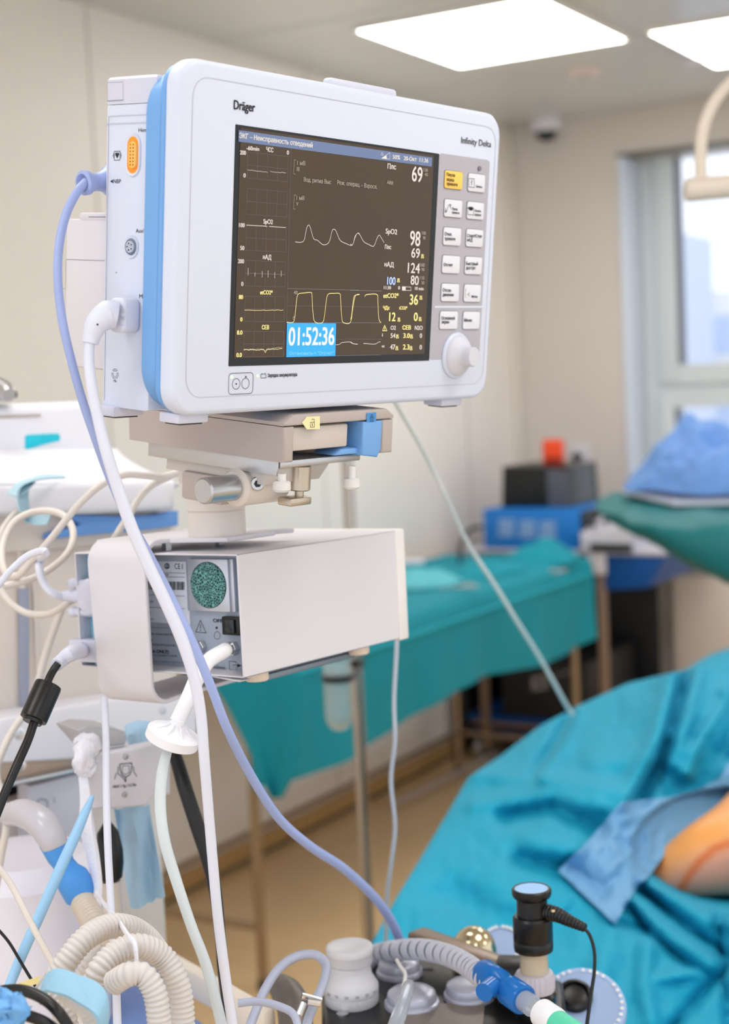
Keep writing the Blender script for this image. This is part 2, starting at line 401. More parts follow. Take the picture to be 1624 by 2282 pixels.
# ceiling ring, dome camera, small puck
def on_ceil(px, py): return HZ(px, py, CH)
c = on_ceil(1300, 158); t = thing('ceiling_speaker', 'small round pinkish-white fitting on the ceiling below the light panels', 'ceiling fitting', (c.x, c.y, CH-.03))
b = MB(); b.lathe(Fr((c.x, c.y, CH-.022), Matrix.Identity(3)), [(.034, .006), (.04, 0), (.058, .004), (.066, .022)], 32, cap=False); b.build('ring', mat('ring_pink', (226, 206, 200), .4), t)
b = MB(); b.cyl(Fr((c.x, c.y, CH-.02), Matrix.Identity(3)), .036, 0, .018); b.build('grille', mat('grille_grey', (186, 176, 168), .5), t)
c = on_ceil(1216, 268); t = thing('security_camera', 'white dome security camera with dark glass near the ceiling corner', 'security camera', (c.x, c.y, CH-.07))
b = MB(); b.lathe(Fr((c.x, c.y, CH-.04), Matrix.Identity(3)), [(.055, -.012), (.072, 0), (.078, .02), (.076, .04)], 32); b.build('housing', mat('camera_white', (222, 220, 226), .4), t)
b = MB(); b.lathe(Fr((c.x, c.y, CH-.052), Matrix.Identity(3)), [(.048*math.cos(a), -.042*math.sin(a)) for a in [PI/2*k/6 for k in range(6, -1, -1)]], 24); b.build('dome', mat('dome_dark', (20, 40, 44), .12), t)
c = on_ceil(1548, 128); b = MB(); b.lathe(Fr((c.x, c.y, CH-.02), Matrix.Identity(3)), [(.02, 0), (.035, .01), (.035, .02)], 24)
tag(b.build('smoke_detector', mat('camera_white', (0, 0, 0))), 'small white round detector on the ceiling beside the right light panel', 'smoke detector')
# radiator box below the window, wall socket
b = MB(); b.box(WORLD, -2.2, -1.1, WY-.1, WY-.001, .12, .705, .012); b.box(WORLD, -2.16, -1.14, WY-.104, WY-.1, .2, .62, .003)
tag(b.build('radiator', mat('radiator_cream', (236, 224, 212), .45)), 'cream flat radiator cover on the wall below the window', 'radiator')
t = thing('wall_socket', 'white wall socket with a black plug behind the red handset', 'socket', (-2.64, WY-.02, 1.19))
b = MB(); b.box(WORLD, -2.70, -2.60, WY-.012, WY, 1.19, 1.29, .004); b.build('plate', M_white2, t)
b = MB(); b.cyl(Fr((-2.655, WY-.012, 1.235), zaxis_to((0, -1, 0))), .02, 0, .035, 16, .003); b.build('plug', M_black, t)

# ================================================================== PATIENT MONITOR
MON = Fr((-.652, 1.111, 1.714), Euler((.1148, -.00125, 1.40808), 'XYZ').to_matrix())
c1 = crop(100, 100, 3.123); c2 = crop(500, 260, 4.073); c3 = crop(780, 280, 3.68); c4 = crop(100, 640, 3.123)
mon = thing('patient_monitor', 'white and blue patient monitor with a dark screen on a swivel arm', 'monitor', MON.w(0, .06, -.13), MON.m)
HWm, HHm = .205, .1316
b = MB(); b.prism(MON, rrect(-HWm, HWm, -HHm, HHm, .021, 8), .0, .017, .0045, 3); b.build('front_bezel', M_white, mon)
b = MB(); b.prism(MON, rrect(-HWm+.0015, HWm-.0015, -HHm+.0015, HHm-.002, .021, 8), .0165, .022, .001, 1); b.prism(MON, rrect(-HWm+.002, HWm-.002, -HHm+.002, HHm-.005, .034, 12), .0215, .0395, .003, 3); b.build('blue_band', M_blue, mon)
# raised inner panel line
b = MB(); o_ = rrect(-HWm+.0125, HWm-.0085, -HHm+.0135, HHm-.0125, .016, 8); i_ = rrect(-HWm+.0131, HWm-.0091, -HHm+.0141, HHm-.0131, .0155, 8)
n_ = len(o_); b.add([(p[0], -.00025, p[1]) for p in o_]+[(p[0], -.00025, p[1]) for p in i_], [(k, (k+1) % n_, (k+1) % n_+n_, k+n_) for k in range(n_)], MON.M)
b.build('bezel_groove', mat('groove', (190, 192, 206), .6, var=0), mon)
b = MB(); b.box(MON, -.034, .053, .004, .015, HHm-.004, HHm+.0055, .0035, 3); b.build('alarm_light', M_lav, mon)
# rear housing (its left side carries the sockets)
b = MB(); b.prism(MON, [(-.195, -.131), (.19, -.131), (.19, .1), (-.195, .1)], .038, .0925, .003, 2); rear = b.build('rear_housing', M_white, mon)
b = MB(); b.box(MON, -.1955, -.194, .0385, .0925, .0855, .0865); b.box(MON, -.1955, -.194, .0385, .0895, .0915, .0922); b.box(MON, -.1955, -.194, .0885, .0892, -.127, .0915); b.build('housing_groove', mat('groove', (0, 0, 0)), mon)
b = MB(); b.prism(MON, [(-.195, .1005), (-.12, .1005), (-.12, .121), (-.193, .121), (-.195, .119)], .036, .0925, .0025, 2)
hc = b.build('recorder_cap', M_lav, mon)
b = MB(); pts = [c1(435, 262), c1(543, 258), c1(545, 385), c1(437, 392)]; pline(b, MON, 0, -.1953, pts, .6, True); pline(b, MON, 0, -.1954, [c1(434, 391), c1(546, 384)], 1.4, lift=.0004); b.build('seam', mat('seam_grey', (120, 120, 135), .6, var=0), mon)
# battery / module pod behind, left
b = MB(); b.box(MON, -.185, .02, .0925, .151, -.1045, .0145, .003); b.box(MON, -.185, .02, .0925, .135, .013, .0195, .002)
pod = b.build('rear_pod', M_white2, mon)
b = MB(); pline(b, MON, 0, -.1853, [c1(150, 1493), c1(415, 1502)], .9); pline(b, MON, 0, -.1853, [c1(148, 1493), c1(145, 1697), c1(122, 1697)], .9); pline(b, MON, 0, -.1853, [c1(305, 1197), c1(424, 1198)], 1.4); b.build('pod_seams', mat('seam_grey', (0, 0, 0)), mon)
# screen
SOFF = -.0004
b = MB(); q = [MON.hit(*c2(*p), 1, 0) for p in ((88, 72), (1939, 330))]
qa = MON.hit(522, 278, 1, 0); qb = MON.hit(976, 341, 1, 0); qc = MON.hit(962, 803, 1, 0); qd = MON.hit(511, 817, 1, 0)
xa = (qa.x+qd.x)/2; xb = (qb.x+qc.x)/2-.0015; za = (qa.z+qb.z)/2; zb = (qc.z+qd.z)/2
b.box(MON, xa, xb, -.0006, .004, zb, za, .0004, 1); frame = b.build('screen_frame', mat('screen_black', (8, 10, 12), .35, var=0), mon)
m_scr = mat('screen_glass', (76, 62, 48), .25, var=.12, vscale=9, coat=.0)  # brown base colour stands in for the warm room reflected in the screen
m_scr.node_tree.nodes['Principled BSDF'].inputs['Specular IOR Level'].default_value = .25
nt = m_scr.node_tree
scr = MB(); s0 = MON.hit(*c2(128, 100), 1, 0); s1 = MON.hit(*c2(92, 2190), 1, 0); s2 = MON.hit(*c3(672, 240), 1, 0); s3 = MON.hit(*c3(612, 1872), 1, 0)
sxa = (s0.x+s1.x)/2; sxb = (s2.x+s3.x)/2; sza = (s0.z+s2.z)/2; szb = (s1.z+s3.z)/2
scr.box(MON, sxa, sxb, -.0009, .002, szb, sza); scrn = scr.build('screen', m_scr, mon)
SO = -.0009
T_w = mat('screen_text_white', (196, 190, 184), .5, emit=.55); T_d = mat('screen_text_dim', (140, 132, 122), .5, emit=.5)
T_y = mat('screen_text_yellow', (222, 210, 140), .5, emit=.6); T_l = mat('screen_text_blue', (170, 190, 235), .5, emit=.6); T_g = mat('screen_grid', (120, 122, 126), .5, emit=.35)
b = MB(); 
ppoly(b, MON, 1, SO, [c2(128, 122), c2(1222, 278), c3(655, 250), c3(648, 328), c2(1222, 362), c2(128, 228)][:1]+[c3(672, 262), c3(668, 336), c2(126, 226)])
b.build('title_bar', mat('bar_blue', (92, 108, 142), .5, emit=.45), scrn)
bl = MB(); 
def st(mat_mb, t, a, bb, h, bold=.0, cr=c2): ptext(mat_mb, MON, 1, SO, t, cr(*a), cr(*bb), h, max(bold*.5, .014) if h < 12 else bold*.5, .0004)
wT = MB(); dT = MB(); yT = MB(); lT = MB(); gT = MB()
st(wT, 'ЭКГ – Неисправность отведений', (130, 192), (795, 282), 11)
st(wT, '-60min', (196, 302), (310, 311), 9); st(wT, 'ЧСС', (376, 315), (438, 325), 10); st(wT, '0', (562, 343), (580, 345), 9)
st(wT, '200', (137, 342), (190, 347), 9); st(wT, '0', (168, 550), (187, 552), 9)
st(wT, 'SpO2', (350, 970), (433, 976), 10); st(wT, '100', (128, 1002), (178, 1004), 9); st(wT, '50', (139, 1209), (175, 1211), 9)
st(wT, 'нАД', (345, 1292), (420, 1298), 10); st(wT, '200', (119, 1329), (172, 1331), 9); st(wT, '0', (148, 1536), (166, 1537), 9)
st(yT, 'etCO2*', (320, 1612), (432, 1614), 9); st(yT, '80', (127, 1654), (163, 1655), 9); st(yT, '0', (140, 1858), (158, 1858), 9)
st(yT, 'СЕВ', (336, 1930), (399, 1930), 9); st(yT, '8.0', (110, 1977), (158, 1977), 9); st(yT, '0.0', (105, 2181), (152, 2180), 9)
st(dT, '1 мВ', (655, 438), (728, 442), 9); st(dT, 'II', (652, 493), (672, 495), 9); st(dT, '1 мВ', (650, 755), (720, 758), 9); st(dT, 'V', (645, 808), (664, 809), 8)
st(dT, 'Вод. ритма Выс', (715, 588), (962, 612), 9); st(dT, 'Реж. операц. – Взросл.', (1018, 615), c3(200, 518) and (1380, 655), 9)
st(dT, '40', (624, 1612), (658, 1613), 8); st(dT, '0', (616, 1845), (632, 1845), 8)
def s3t(mb, t, a, bb, h, bold=0.): st(mb, t, a, bb, h, bold, c3)
s3t(wT, 'Плс', (303, 352), (372, 360), 11); s3t(wT, '69', (502, 452), (585, 466), 33, .02); s3t(dT, 'ARR', (298, 478), (350, 487), 8)
s3t(dT, '120', (598, 375), (632, 380), 7); s3t(dT, '45', (606, 412), (632, 416), 7)
s3t(wT, 'SpO2', (288, 884), (380, 892), 11); s3t(wT, '98', (486, 980), (568, 988), 32, .02); s3t(dT, '100', (584, 892), (616, 896), 7); s3t(dT, '90', (592, 932), (612, 935), 7)
s3t(wT, 'Плс', (281, 1010), (332, 1014), 9); s3t(wT, '69', (498, 1080), (565, 1086), 21, .015)
s3t(wT, 'нАД', (278, 1154), (353, 1160), 10); s3t(wT, '124', (468, 1205), (565, 1212), 22, .015); s3t(dT, '160', (572, 1155), (606, 1158), 8); s3t(dT, '90', (580, 1192), (604, 1194), 7)
s3t(wT, '80', (492, 1302), (556, 1308), 20, .015); s3t(dT, '110', (568, 1262), (602, 1264), 8); s3t(dT, '50', (580, 1300), (602, 1302), 7)
s3t(lT, '100', (300, 1303), (366, 1306), 17, .015); s3t(wT, '11:30', (273, 1340), (330, 1342), 7); s3t(wT, '0', (390, 1342), (405, 1343), 7); s3t(wT, '10 min', (528, 1347), (598, 1350), 7)
s3t(yT, 'etCO2*', (269, 1412), (392, 1412), 10); s3t(yT, '36', (484, 1466), (550, 1468), 22, .02); s3t(yT, 'ЧДх', (266, 1508), (318, 1509), 8); s3t(yT, 'iCO2*', (400, 1507), (464, 1508), 7)
s3t(yT, '12', (316, 1602), (366, 1603), 19, .02); s3t(yT, '0', (518, 1600), (548, 1601), 18, .02)
s3t(wT, 'O2', (328, 1674), (370, 1674), 9); s3t(yT, 'СЕВ', (426, 1672), (493, 1673), 9, .02); s3t(wT, 'N2O', (526, 1674), (589, 1675), 9)
s3t(wT, 'i', (258, 1728), (263, 1728), 7); s3t(wT, '54', (328, 1740), (366, 1740), 10, .01); s3t(yT, '3.0', (432, 1740), (484, 1740), 10, .01); s3t(wT, '0', (568, 1740), (584, 1740), 10, .01)
s3t(wT, 'et', (256, 1818), (278, 1818), 6); s3t(wT, '47', (324, 1835), (364, 1835), 11, .01); s3t(yT, '2.3', (429, 1835), (480, 1835), 11, .01); s3t(wT, '0', (566, 1835), (583, 1835), 10, .01)
s3t(wT, '50%', (345, 272), (405, 278), 9); s3t(wT, '20-Окт', (436, 283), (540, 294), 9); s3t(wT, '11:36', (566, 296), (636, 304), 9)
ppoly(wT, MON, 1, SO, [c3(254, 268), c3(294, 240), c3(298, 272)], .0004); pline(wT, MON, 1, SO, [c3(254, 268), c3(322, 222), c3(322, 276), c3(254, 268)], .8, lift=.0004); pline(wT, MON, 1, SO, [c3(250, 240), c3(260, 218), c3(270, 242)], .8, True, lift=.0004)
def bell(mb, x, y, s=1.0):
    pline(mb, MON, 1, SO, [c3(x-10*s, y), c3(x-6*s, y-22*s), c3(x, y-30*s), c3(x+6*s, y-22*s), c3(x+10*s, y)], 1.2, True, lift=.0004)
    pline(mb, MON, 1, SO, [c3(x-10*s, y-28*s), c3(x+10*s, y-2)], 1, lift=.0004); pline(mb, MON, 1, SO, [c3(x+10*s, y-28*s), c3(x-10*s, y-2)], 1, lift=.0004)
for x, y in ((590, 1084), (393, 1282), (577, 1424), (397, 1604), (571, 1600), (384, 1742), (500, 1742), (380, 1838), (496, 1838)): bell(yT, x, y)
pline(yT, MON, 1, SO, [c3(262, 1682), c3(280, 1636), c3(298, 1682)], 1.4, True, lift=.0004); pline(yT, MON, 1, SO, [c3(280, 1650), c3(280, 1676)], 1.4, lift=.0004)
ppoly(wT, MON, 1, SO, [c3(424, 1320), c3(452, 1320), c3(452, 1350), c3(424, 1350)], .0004); pline(wT, MON, 1, SO, [c3(424, 1320), c3(496, 1324), c3(496, 1352), c3(424, 1350)], 1.0, True, lift=.0004)
# grids
def grid(tl, tr, br, bl_):
    for k in range(5):
        u = k/4; a = (tl[0]+(tr[0]-tl[0])*u, tl[1]+(tr[1]-tl[1])*u); d = (bl_[0]+(br[0]-bl_[0])*u, bl_[1]+(br[1]-bl_[1])*u)
        pline(gT, MON, 1, SO, [c2(*a), c2(*d)], .55, dash=.0007, lift=.0003)
    for k in range(3):
        u = k/2; a = (tl[0]+(bl_[0]-tl[0])*u, tl[1]+(bl_[1]-tl[1])*u); d = (tr[0]+(br[0]-tr[0])*u, tr[1]+(br[1]-tr[1])*u)
        pline(gT, MON, 1, SO, [c2(*a), c2(*d)], .55, dash=.0007, lift=.0003)
grid((208, 320), (575, 362), (570, 592), (204, 555)); grid((202, 650), (568, 683), (562, 912), (198, 885)); grid((196, 985), (558, 1008), (555, 1230), (192, 1212))
grid((190, 1304), (550, 1320), (546, 1545), (184, 1537)); grid((184, 1630), (543, 1635), (538, 1860), (180, 1858)); grid((176, 1948), (535, 1950), (530, 2178), (172, 2178))
pline(gT, MON, 1, SO, [c2(602, 290), c2(562, 1870)], .8, dash=.0007, lift=.0003)
pline(gT, MON, 1, SO, [c2(570, 1560), c2(1222, 1575)], .8, lift=.0003); pline(gT, MON, 1, SO, [c3(0, 1350), c3(255, 1357)], .8, lift=.0003)
pline(gT, MON, 1, SO, [c2(575, 1716), c3(255, 1488)], .6, dash=.0009, lift=.0003); pline(gT, MON, 1, SO, [c2(565, 1870), c3(252, 1617)], .8, lift=.0003)
pline(gT, MON, 1, SO, [c2(1008, 2020), c3(255, 1752)], .6, dash=.0009, lift=.0003); pline(gT, MON, 1, SO, [c2(1000, 2170), c3(250, 1880)], .6, lift=.0003)
for x in (625, ): 
    for y0, y1 in ((392, 520), (710, 838)): pline(dT, MON, 1, SO, [c2(x+22, y0+4), c2(x+6, y0), c2(x, y1-2), c2(x+16, y1+2)], .9, lift=.0003)
# traces
def tr(mb, pts, w=1.2, cr=c2): pline(mb, MON, 1, SO, [cr(*p) for p in pts], w, lift=.0004)
random.seed(3)
tr(wT, [(205+i*8, 484+i*.85+random.uniform(-4, 4)) for i in range(24)], .7); tr(wT, [(412+i*8, 498+i*.7+random.uniform(-4, 4)) for i in range(19)], .7)
tr(wT, [(196, 984), (372, 994), (378, 999), (384, 995)], 1.2); tr(wT, [(402, 996), (553, 1007)], 1.2)
for x, y0, y1 in ((212, 1375, 1440), (274, 1415, 1450), (340, 1402, 1458), (393, 1396, 1458), (453, 1412, 1466), (512, 1400, 1452)): tr(wT, [(x, y0), (x-1, y1)], 1.0)
tr(gT, [(190, 1420), (548, 1434)], .6)
tr(yT, [(180+i*14, 1756+random.uniform(-3, 3)) for i in range(26)], .9)
tr(yT, [(172+i*10, 2116+random.uniform(-4, 4)) for i in range(19)]+[(368, 2142), (378, 2118)]+[(390+i*12, 2115-i*1.0+random.uniform(-3, 3)) for i in range(12)], 1.0)
tr(wT, [(172+i*10, 2110+random.uniform(-4, 4)) for i in range(19)]+[(366, 2126), (376, 2116)]+[(390+i*12, 2106-i*1.3+random.uniform(-3, 3)) for i in range(12)], .5)
def smooth(pts, n=6):
    out = []
    for i in range(len(pts)-1):
        p0 = pts[max(i-1, 0)]; p1 = pts[i]; p2 = pts[i+1]; p3 = pts[min(i+2, len(pts)-1)]
        for k in range(n):
            t = k/n; f = lambda a, b_, c_, d_: .5*(2*b_+(c_-a)*t+(2*a-5*b_+4*c_-d_)*t*t+(3*b_-a-3*c_+d_)*t**3)
            out.append((f(p0[0], p1[0], p2[0], p3[0]), f(p0[1], p1[1], p2[1], p3[1])))
    return out+[pts[-1]]
tr(wT, smooth([(640, 1137), (690, 1140), (720, 1118), (740, 1020), (758, 984), (775, 1005), (805, 1105), (840, 1122), (895, 1163), (945, 1138), (972, 1040), (990, 1022), (1010, 1040), (1045, 1120), (1100, 1152), (1156, 1165), (1180, 1090), (1205, 1057), (1222, 1062)]), 1.3)
tr(wT, smooth([(0, 972), (18, 974), (38, 915), (58, 882), (78, 898), (108, 950), (150, 975), (190, 988), (215, 930), (235, 898), (255, 925), (274, 958)]), 1.3, c3)
tr(yT, smooth([(562, 1866), (618, 1866), (635, 1820), (652, 1660), (668, 1610), (720, 1600), (780, 1596), (790, 1620), (800, 1780), (818, 1862), (885, 1868), (905, 1800), (922, 1660), (940, 1610), (990, 1604), (1042, 1606), (1050, 1650), (1060, 1810), (1075, 1868), (1138, 1868), (1158, 1760), (1180, 1640), (1200, 1615), (1222, 1612)]), 1.4)
tr(yT, smooth([(0, 1590), (8, 1560), (22, 1440), (34, 1395), (70, 1385)]), 1.4, c3); tr(yT, smooth([(118, 1402), (132, 1386), (215, 1384), (224, 1440), (232, 1580), (250, 1615)]), 1.4, c3)
tr(wT, smooth([(1008, 2070), (1040, 2066), (1065, 2050), (1140, 2045), (1165, 2060), (1205, 2064)]), 1.1); tr(wT, smooth([(0, 1776), (20, 1788), (58, 1794)]), 1.1, c3); tr(wT, smooth([(106, 1786), (185, 1792), (210, 1788), (230, 1775), (246, 1772)]), 1.1, c3)
wT.build('screen_lettering', T_w, scrn, smooth=False); dT.build('dim_lettering', T_d, scrn, smooth=False); yT.build('yellow_lettering', T_y, scrn, smooth=False); lT.build('blue_lettering', T_l, scrn, smooth=False); gT.build('graph_grid', T_g, scrn, smooth=False)
b = MB(); ppoly(b, MON, 1, SO, [c2(562, 1872), c2(1008, 1876), c2(1001, 2172), c2(555, 2183)], .0006); b.build('timer_box', mat('timer_blue', (40, 140, 222), .5, emit=.75), scrn, smooth=False)
b = MB(); ptext(b, MON, 1, SO, '01:52:36', c2(574, 2074), c2(986, 2068), 39, .022, .0008); b.build('timer_digits', mat('timer_digit', (186, 190, 216), .5, emit=.75), scrn, smooth=False)
b = MB(); ptext(b, MON, 1, SO, 'Остановить-> "Отсчет"', c2(582, 2164), c2(984, 2158), 7, 0, .0008); b.build('timer_caption', mat('timer_cap', (112, 176, 240), .5, emit=.8), scrn, smooth=False)
# maker name and model name
b = MB(); ptext(b, MON, 1, 0, 'Dräger', c1(1312, 446), c1(1458, 466), 20, .022, .0004); b.build('maker_name', M_print, mon, smooth=False)
b = MB(); ptext(b, MON, 1, 0, 'Infinity Delta', c3(908, 142), c3(1152, 178), 14, 0.004, .0004); b.build('model_name', mat('print_grey', (80, 78, 84), .6, var=0), mon, smooth=False)
# key pad
b = MB(); q = [MON.hit(*c3(*p), 1, 0) for p in ((726, 228), (1145, 280), (1085, 1905), (665, 1920))]
kx0 = xb; kx1 = q[1].x; kz1 = (q[0].z+q[1].z)/2; kz0 = (q[2].z+q[3].z)/2
b.prism(MON, rrect(kx0, kx1, kz0, kz1, .004, 4), -.0004, .003, .0002, 1); pad = b.build('key_pad', M_keygrey, mon)
b = MB(); ppoly(b, MON, 1, 0, [c3(690, 1478), c3(1105, 1478), c3(1104, 1494), c3(690, 1494)], .0006); b.build('pad_divider', M_white, mon, smooth=False)
b = MB(); cc = MON.hit(*c3(1053, 352), 1, 0); b.cyl(MON.sub(cc.x, -.0006, cc.z, Matrix.Rotation(PI/2, 3, 'X')), .0022, -.0005, .0012, 16); b.build('light_sensor', mat('sensor_grey', (120, 118, 128), .4), mon)
keys = [((768, 362), (912, 384), (908, 528), (768, 510), M_keyy), ((962, 388), (1098, 406), (1090, 550), (958, 536), M_key),
        ((766, 598), (910, 618), (904, 758), (764, 744), M_key), ((954, 622), (1088, 634), (1083, 774), (948, 762), M_key),
        ((758, 832), (900, 842), (896, 986), (755, 978), M_key), ((945, 846), (1082, 856), (1076, 998), (942, 990), M_key),
        ((750, 1062), (892, 1070), (885, 1216), (746, 1206), M_key), ((936, 1072), (1072, 1080), (1068, 1222), (932, 1216), M_key),
        ((742, 1294), (884, 1298), (878, 1444), (738, 1438), M_key), ((928, 1300), (1062, 1306), (1058, 1446), (924, 1444), M_key),
        ((730, 1520), (874, 1524), (868, 1668), (726, 1668), M_key), ((920, 1524), (1054, 1526), (1050, 1668), (916, 1668), M_key)]
words = [[('Пауза', 788, 412, 856, 420), ('звука', 788, 452, 848, 460), ('тревоги', 788, 488, 876, 498)], [('Запись', 1028, 506, 1080, 512)],
         [('Пред.', 832, 690, 880, 694), ('тревоги', 832, 720, 892, 726)], [('Печать', 1018, 706, 1070, 710), ('экрана', 1018, 738, 1070, 742)],
         [('Откл.', 772, 900, 832, 904), ('тревоги', 772, 938, 858, 942)], [('Старт/Стоп', 956, 914, 1076, 920), ('нАД', 956, 948, 1000, 952)],
         [('Отсчет', 764, 1152, 838, 1156)], [('Быстрый', 948, 1142, 1044, 1146), ('доступ', 948, 1178, 1022, 1180)],
         [('Отсое-', 756, 1360, 830, 1364), ('динение', 756, 1398, 846, 1400)], [('Метка', 992, 1410, 1040, 1412)],
         [('Основной', 746, 1590, 854, 1592), ('экран', 746, 1622, 808, 1623)], [('Меню', 932, 1608, 996, 1609)]]
for k, (a, b1, c_, d_, m) in enumerate(keys):
    A, B1, C1, D1 = [MON.hit(*c3(*p), 1, 0) for p in (a, b1, c_, d_)]
    e = MB(); r = rrect((A.x+D1.x)/2, (B1.x+C1.x)/2, (C1.z+D1.z)/2, (A.z+B1.z)/2, .0022, 4)
    e.prism(MON, r, -.0016, .001, .0004, 2); ky = e.build('key', m, mon)
    if k == 0: ky['label'] = 'yellow key'
    e = MB(); o_ = rrect((A.x+D1.x)/2-.0005, (B1.x+C1.x)/2+.0005, (C1.z+D1.z)/2-.0005, (A.z+B1.z)/2+.0005, .0026, 4); e.prism(MON, o_, -.0008, .0); e.build('key_rim', mat('key_rim', (120, 118, 128), .5, var=0), ky)
    e = MB()
    for t_, x_, y_, x2_, y2_ in words[k]: ptext(e, MON, 1, -.0016, t_, c3(x_, y_), c3(x2_, y2_), 7 if k not in (1, 2, 3, 9) else 5, .008, .0003)
    if k == 1: pline(e, MON, 1, -.0016, [c3(972, 432), c3(1016, 437), c3(1016, 508), c3(972, 502)], 1.1, True, lift=.0003); pline(e, MON, 1, -.0016, [c3(992, 445), c3(1000, 455), c3(988, 465), c3(998, 476), c3(990, 490)], 1.2, lift=.0003)
    if k == 2: pline(e, MON, 1, -.0016, [c3(774, 708), c3(788, 710), c3(806, 648), c3(828, 648)], 1.1, lift=.0003); pline(e, MON, 1, -.0016, [c3(781, 676), c3(781, 704)], 1.1, lift=.0003); ppoly(e, MON, 1, -.0016, [c3(775, 694), c3(787, 694), c3(781, 706)], .0003); ppoly(e, MON, 1, -.0016, [c3(814, 662), c3(826, 662), c3(820, 650)], .0003); pline(e, MON, 1, -.0016, [c3(820, 652), c3(820, 680)], 1.0, lift=.0003)
    if k == 3: pline(e, MON, 1, -.0016, [c3(962, 690), c3(962, 728), c3(1010, 734), c3(1010, 690)], 1.1, lift=.0003); ppoly(e, MON, 1, -.0016, [c3(970, 664), c3(1006, 668), c3(1002, 696), c3(974, 694)], .0003); pline(e, MON, 1, -.0016, [c3(960, 676), c3(1012, 682)], 2, lift=.0003)
    if k == 9: pline(e, MON, 1, -.0016, [c3(946, 1336), c3(944, 1408)], .9, lift=.0003); pline(e, MON, 1, -.0016, [c3(978, 1372), c3(962, 1384), c3(976, 1398)], 1.1, lift=.0003)
    e.build('key_print', M_print, ky, smooth=False)
# rotary knob
kc = MON.hit(*c3(862, 1885), 1, 0); kf = MON.sub(kc.x, 0, kc.z, Matrix.Rotation(PI/2, 3, 'X'))
b = MB(); b.lathe(kf, [(.0207, -.001), (.0214, .0014), (.0207, .0026), (.0199, .0034)], 48); b.build('knob_collar', M_white, mon)
b = MB(); b.lathe(kf, [(.0192, .003), (.019, .0045), (.0172, .0068), (.014, .009), (.0115, .0112), (.0098, .0135), (.0092, .016), (.009, .0208), (.0082, .022)], 48); b.build('rotary_knob', mat('knob_grey', (208, 209, 220), .5, bump=.1, bscale=1200, var=.01), mon)
# power keys box, leds, battery symbol
b = MB(); 
bc = [c4(1278, 600), c4(1448, 594), c4(1444, 738), c4(1276, 748)]; B4 = [MON.hit(*p, 1, 0) for p in bc]
r = rrect((B4[0].x+B4[3].x)/2, (B4[1].x+B4[2].x)/2, (B4[2].z+B4[3].z)/2, (B4[0].z+B4[1].z)/2, .003, 4)
def loop(mb, pts, w, y=-.0004):
    n = len(pts)
    for i in range(n):
        a = Vector((pts[i][0], y, pts[i][1])); c = Vector((pts[(i+1) % n][0], y, pts[(i+1) % n][1])); t = (c-a).normalized(); nn = Vector((-t.z, 0, t.x))*w/2
        mb.add([a-nn, c-nn, c+nn, a+nn], [(0, 1, 2, 3)], MON.M)
loop(b, r, .0004)
for (cx, cy) in ((1329, 673), (1394, 670)):
    k4 = MON.hit(*c4(cx, cy), 1, 0); loop(b, [(k4.x+.0042*math.cos(2*PI*i/28), k4.z+.0042*math.sin(2*PI*i/28)) for i in range(28)], .0004)
for (cx, cy) in ((1329, 673), (1396, 623)): ppoly(b, MON, 1, 0, circ(c4(cx, cy), 1.6, 1.9, 10), .0005)
pline(b, MON, 1, 0, [c4(1502, 606), c4(1502, 632), c4(1536, 631), c4(1536, 604)], 1.1, True, lift=.0004); pline(b, MON, 1, 0, [c4(1508, 600), c4(1508, 606)], 1.4, lift=.0004); pline(b, MON, 1, 0, [c4(1528, 599), c4(1528, 605)], 1.4, lift=.0004)
ptext(b, MON, 1, 0, 'Зарядка аккумулятора', c4(1548, 626), (661, 838), 7.5, .012, .0004)
b.build('power_print', M_print, mon, smooth=False)
led = mat('led_green', (190, 255, 150), .3, emit=1.6)
for p in ((1299, 626), (1480, 618)):
    b = MB(); k4 = MON.hit(*c4(*p), 1, 0); b.lathe(MON.sub(k4.x, 0, k4.z, Matrix.Rotation(PI/2, 3, 'X')), [(.0011, -.0003), (.001, .0004), (.0005, .0007)], 12); b.build('status_light', led, mon)
# side sockets and prints on the rear housing
SX = -.195
def oval(px, py, w, h): return MON.hit(px, py, 0, SX), w, h
def stad(cy, cz, hw, hh, n=8):
    out = []
    for k in range(n+1): a = PI*k/n; out.append((cy+hw*math.cos(a), cz+hh-hw+hw*math.sin(a)))
    for k in range(n+1): a = PI+PI*k/n; out.append((cy+hw*math.cos(a), cz-hh+hw+hw*math.sin(a)))
    return out
def socket(name, cx, cy, wpx, hpx, minner, depth=.006):
    c = MON.hit(cx, cy, 0, SX); l = MON.hit(cx-wpx/2, cy, 0, SX); t_ = MON.hit(cx, cy-hpx/2, 0, SX)
    hw = abs(l.y-c.y); hh = abs(t_.z-c.z)
    b = MB(); o1 = stad(c.y, c.z, hw*1.0, hh); i1 = stad(c.y, c.z, hw*.72, hh-hw*.28); n = len(o1)
    prof = [(o1, SX-.0002), ([(c.y+(a-c.y)*.93, c.z+(z_-c.z)*.97) for a, z_ in o1], SX-.0014), (i1, SX-.0008)]
    vs = []; fs = []
    for pts, x in prof: vs += [(x, a, z_) for a, z_ in pts]
    for s_ in range(len(prof)-1):
        for k in range(n): fs.append((s_*n+k, s_*n+(k+1) % n, (s_+1)*n+(k+1) % n, (s_+1)*n+k))
    b.add(vs, fs, MON.M); o = b.build(name, M_white, mon)
    b = MB(); b.prism(MON, i1, SX-.0008, SX-.0004, axis='x'); inn = b.build('socket_face', minner, o)
    return c, hw, hh, o
M_or = mat('socket_orange', (250, 152, 40), .4, var=.03)
c, hw, hh, so = socket('pressure_socket', *c1(616, 767), 34, 98, M_or)
b = MB(); b.prism(MON, stad(c.y-.0015, c.z, .0042, hh*.62), SX-.003, SX, axis='x', bev=.0006); b.build('socket_core', mat('socket_core', (255, 188, 96), .4), so)
b = MB()
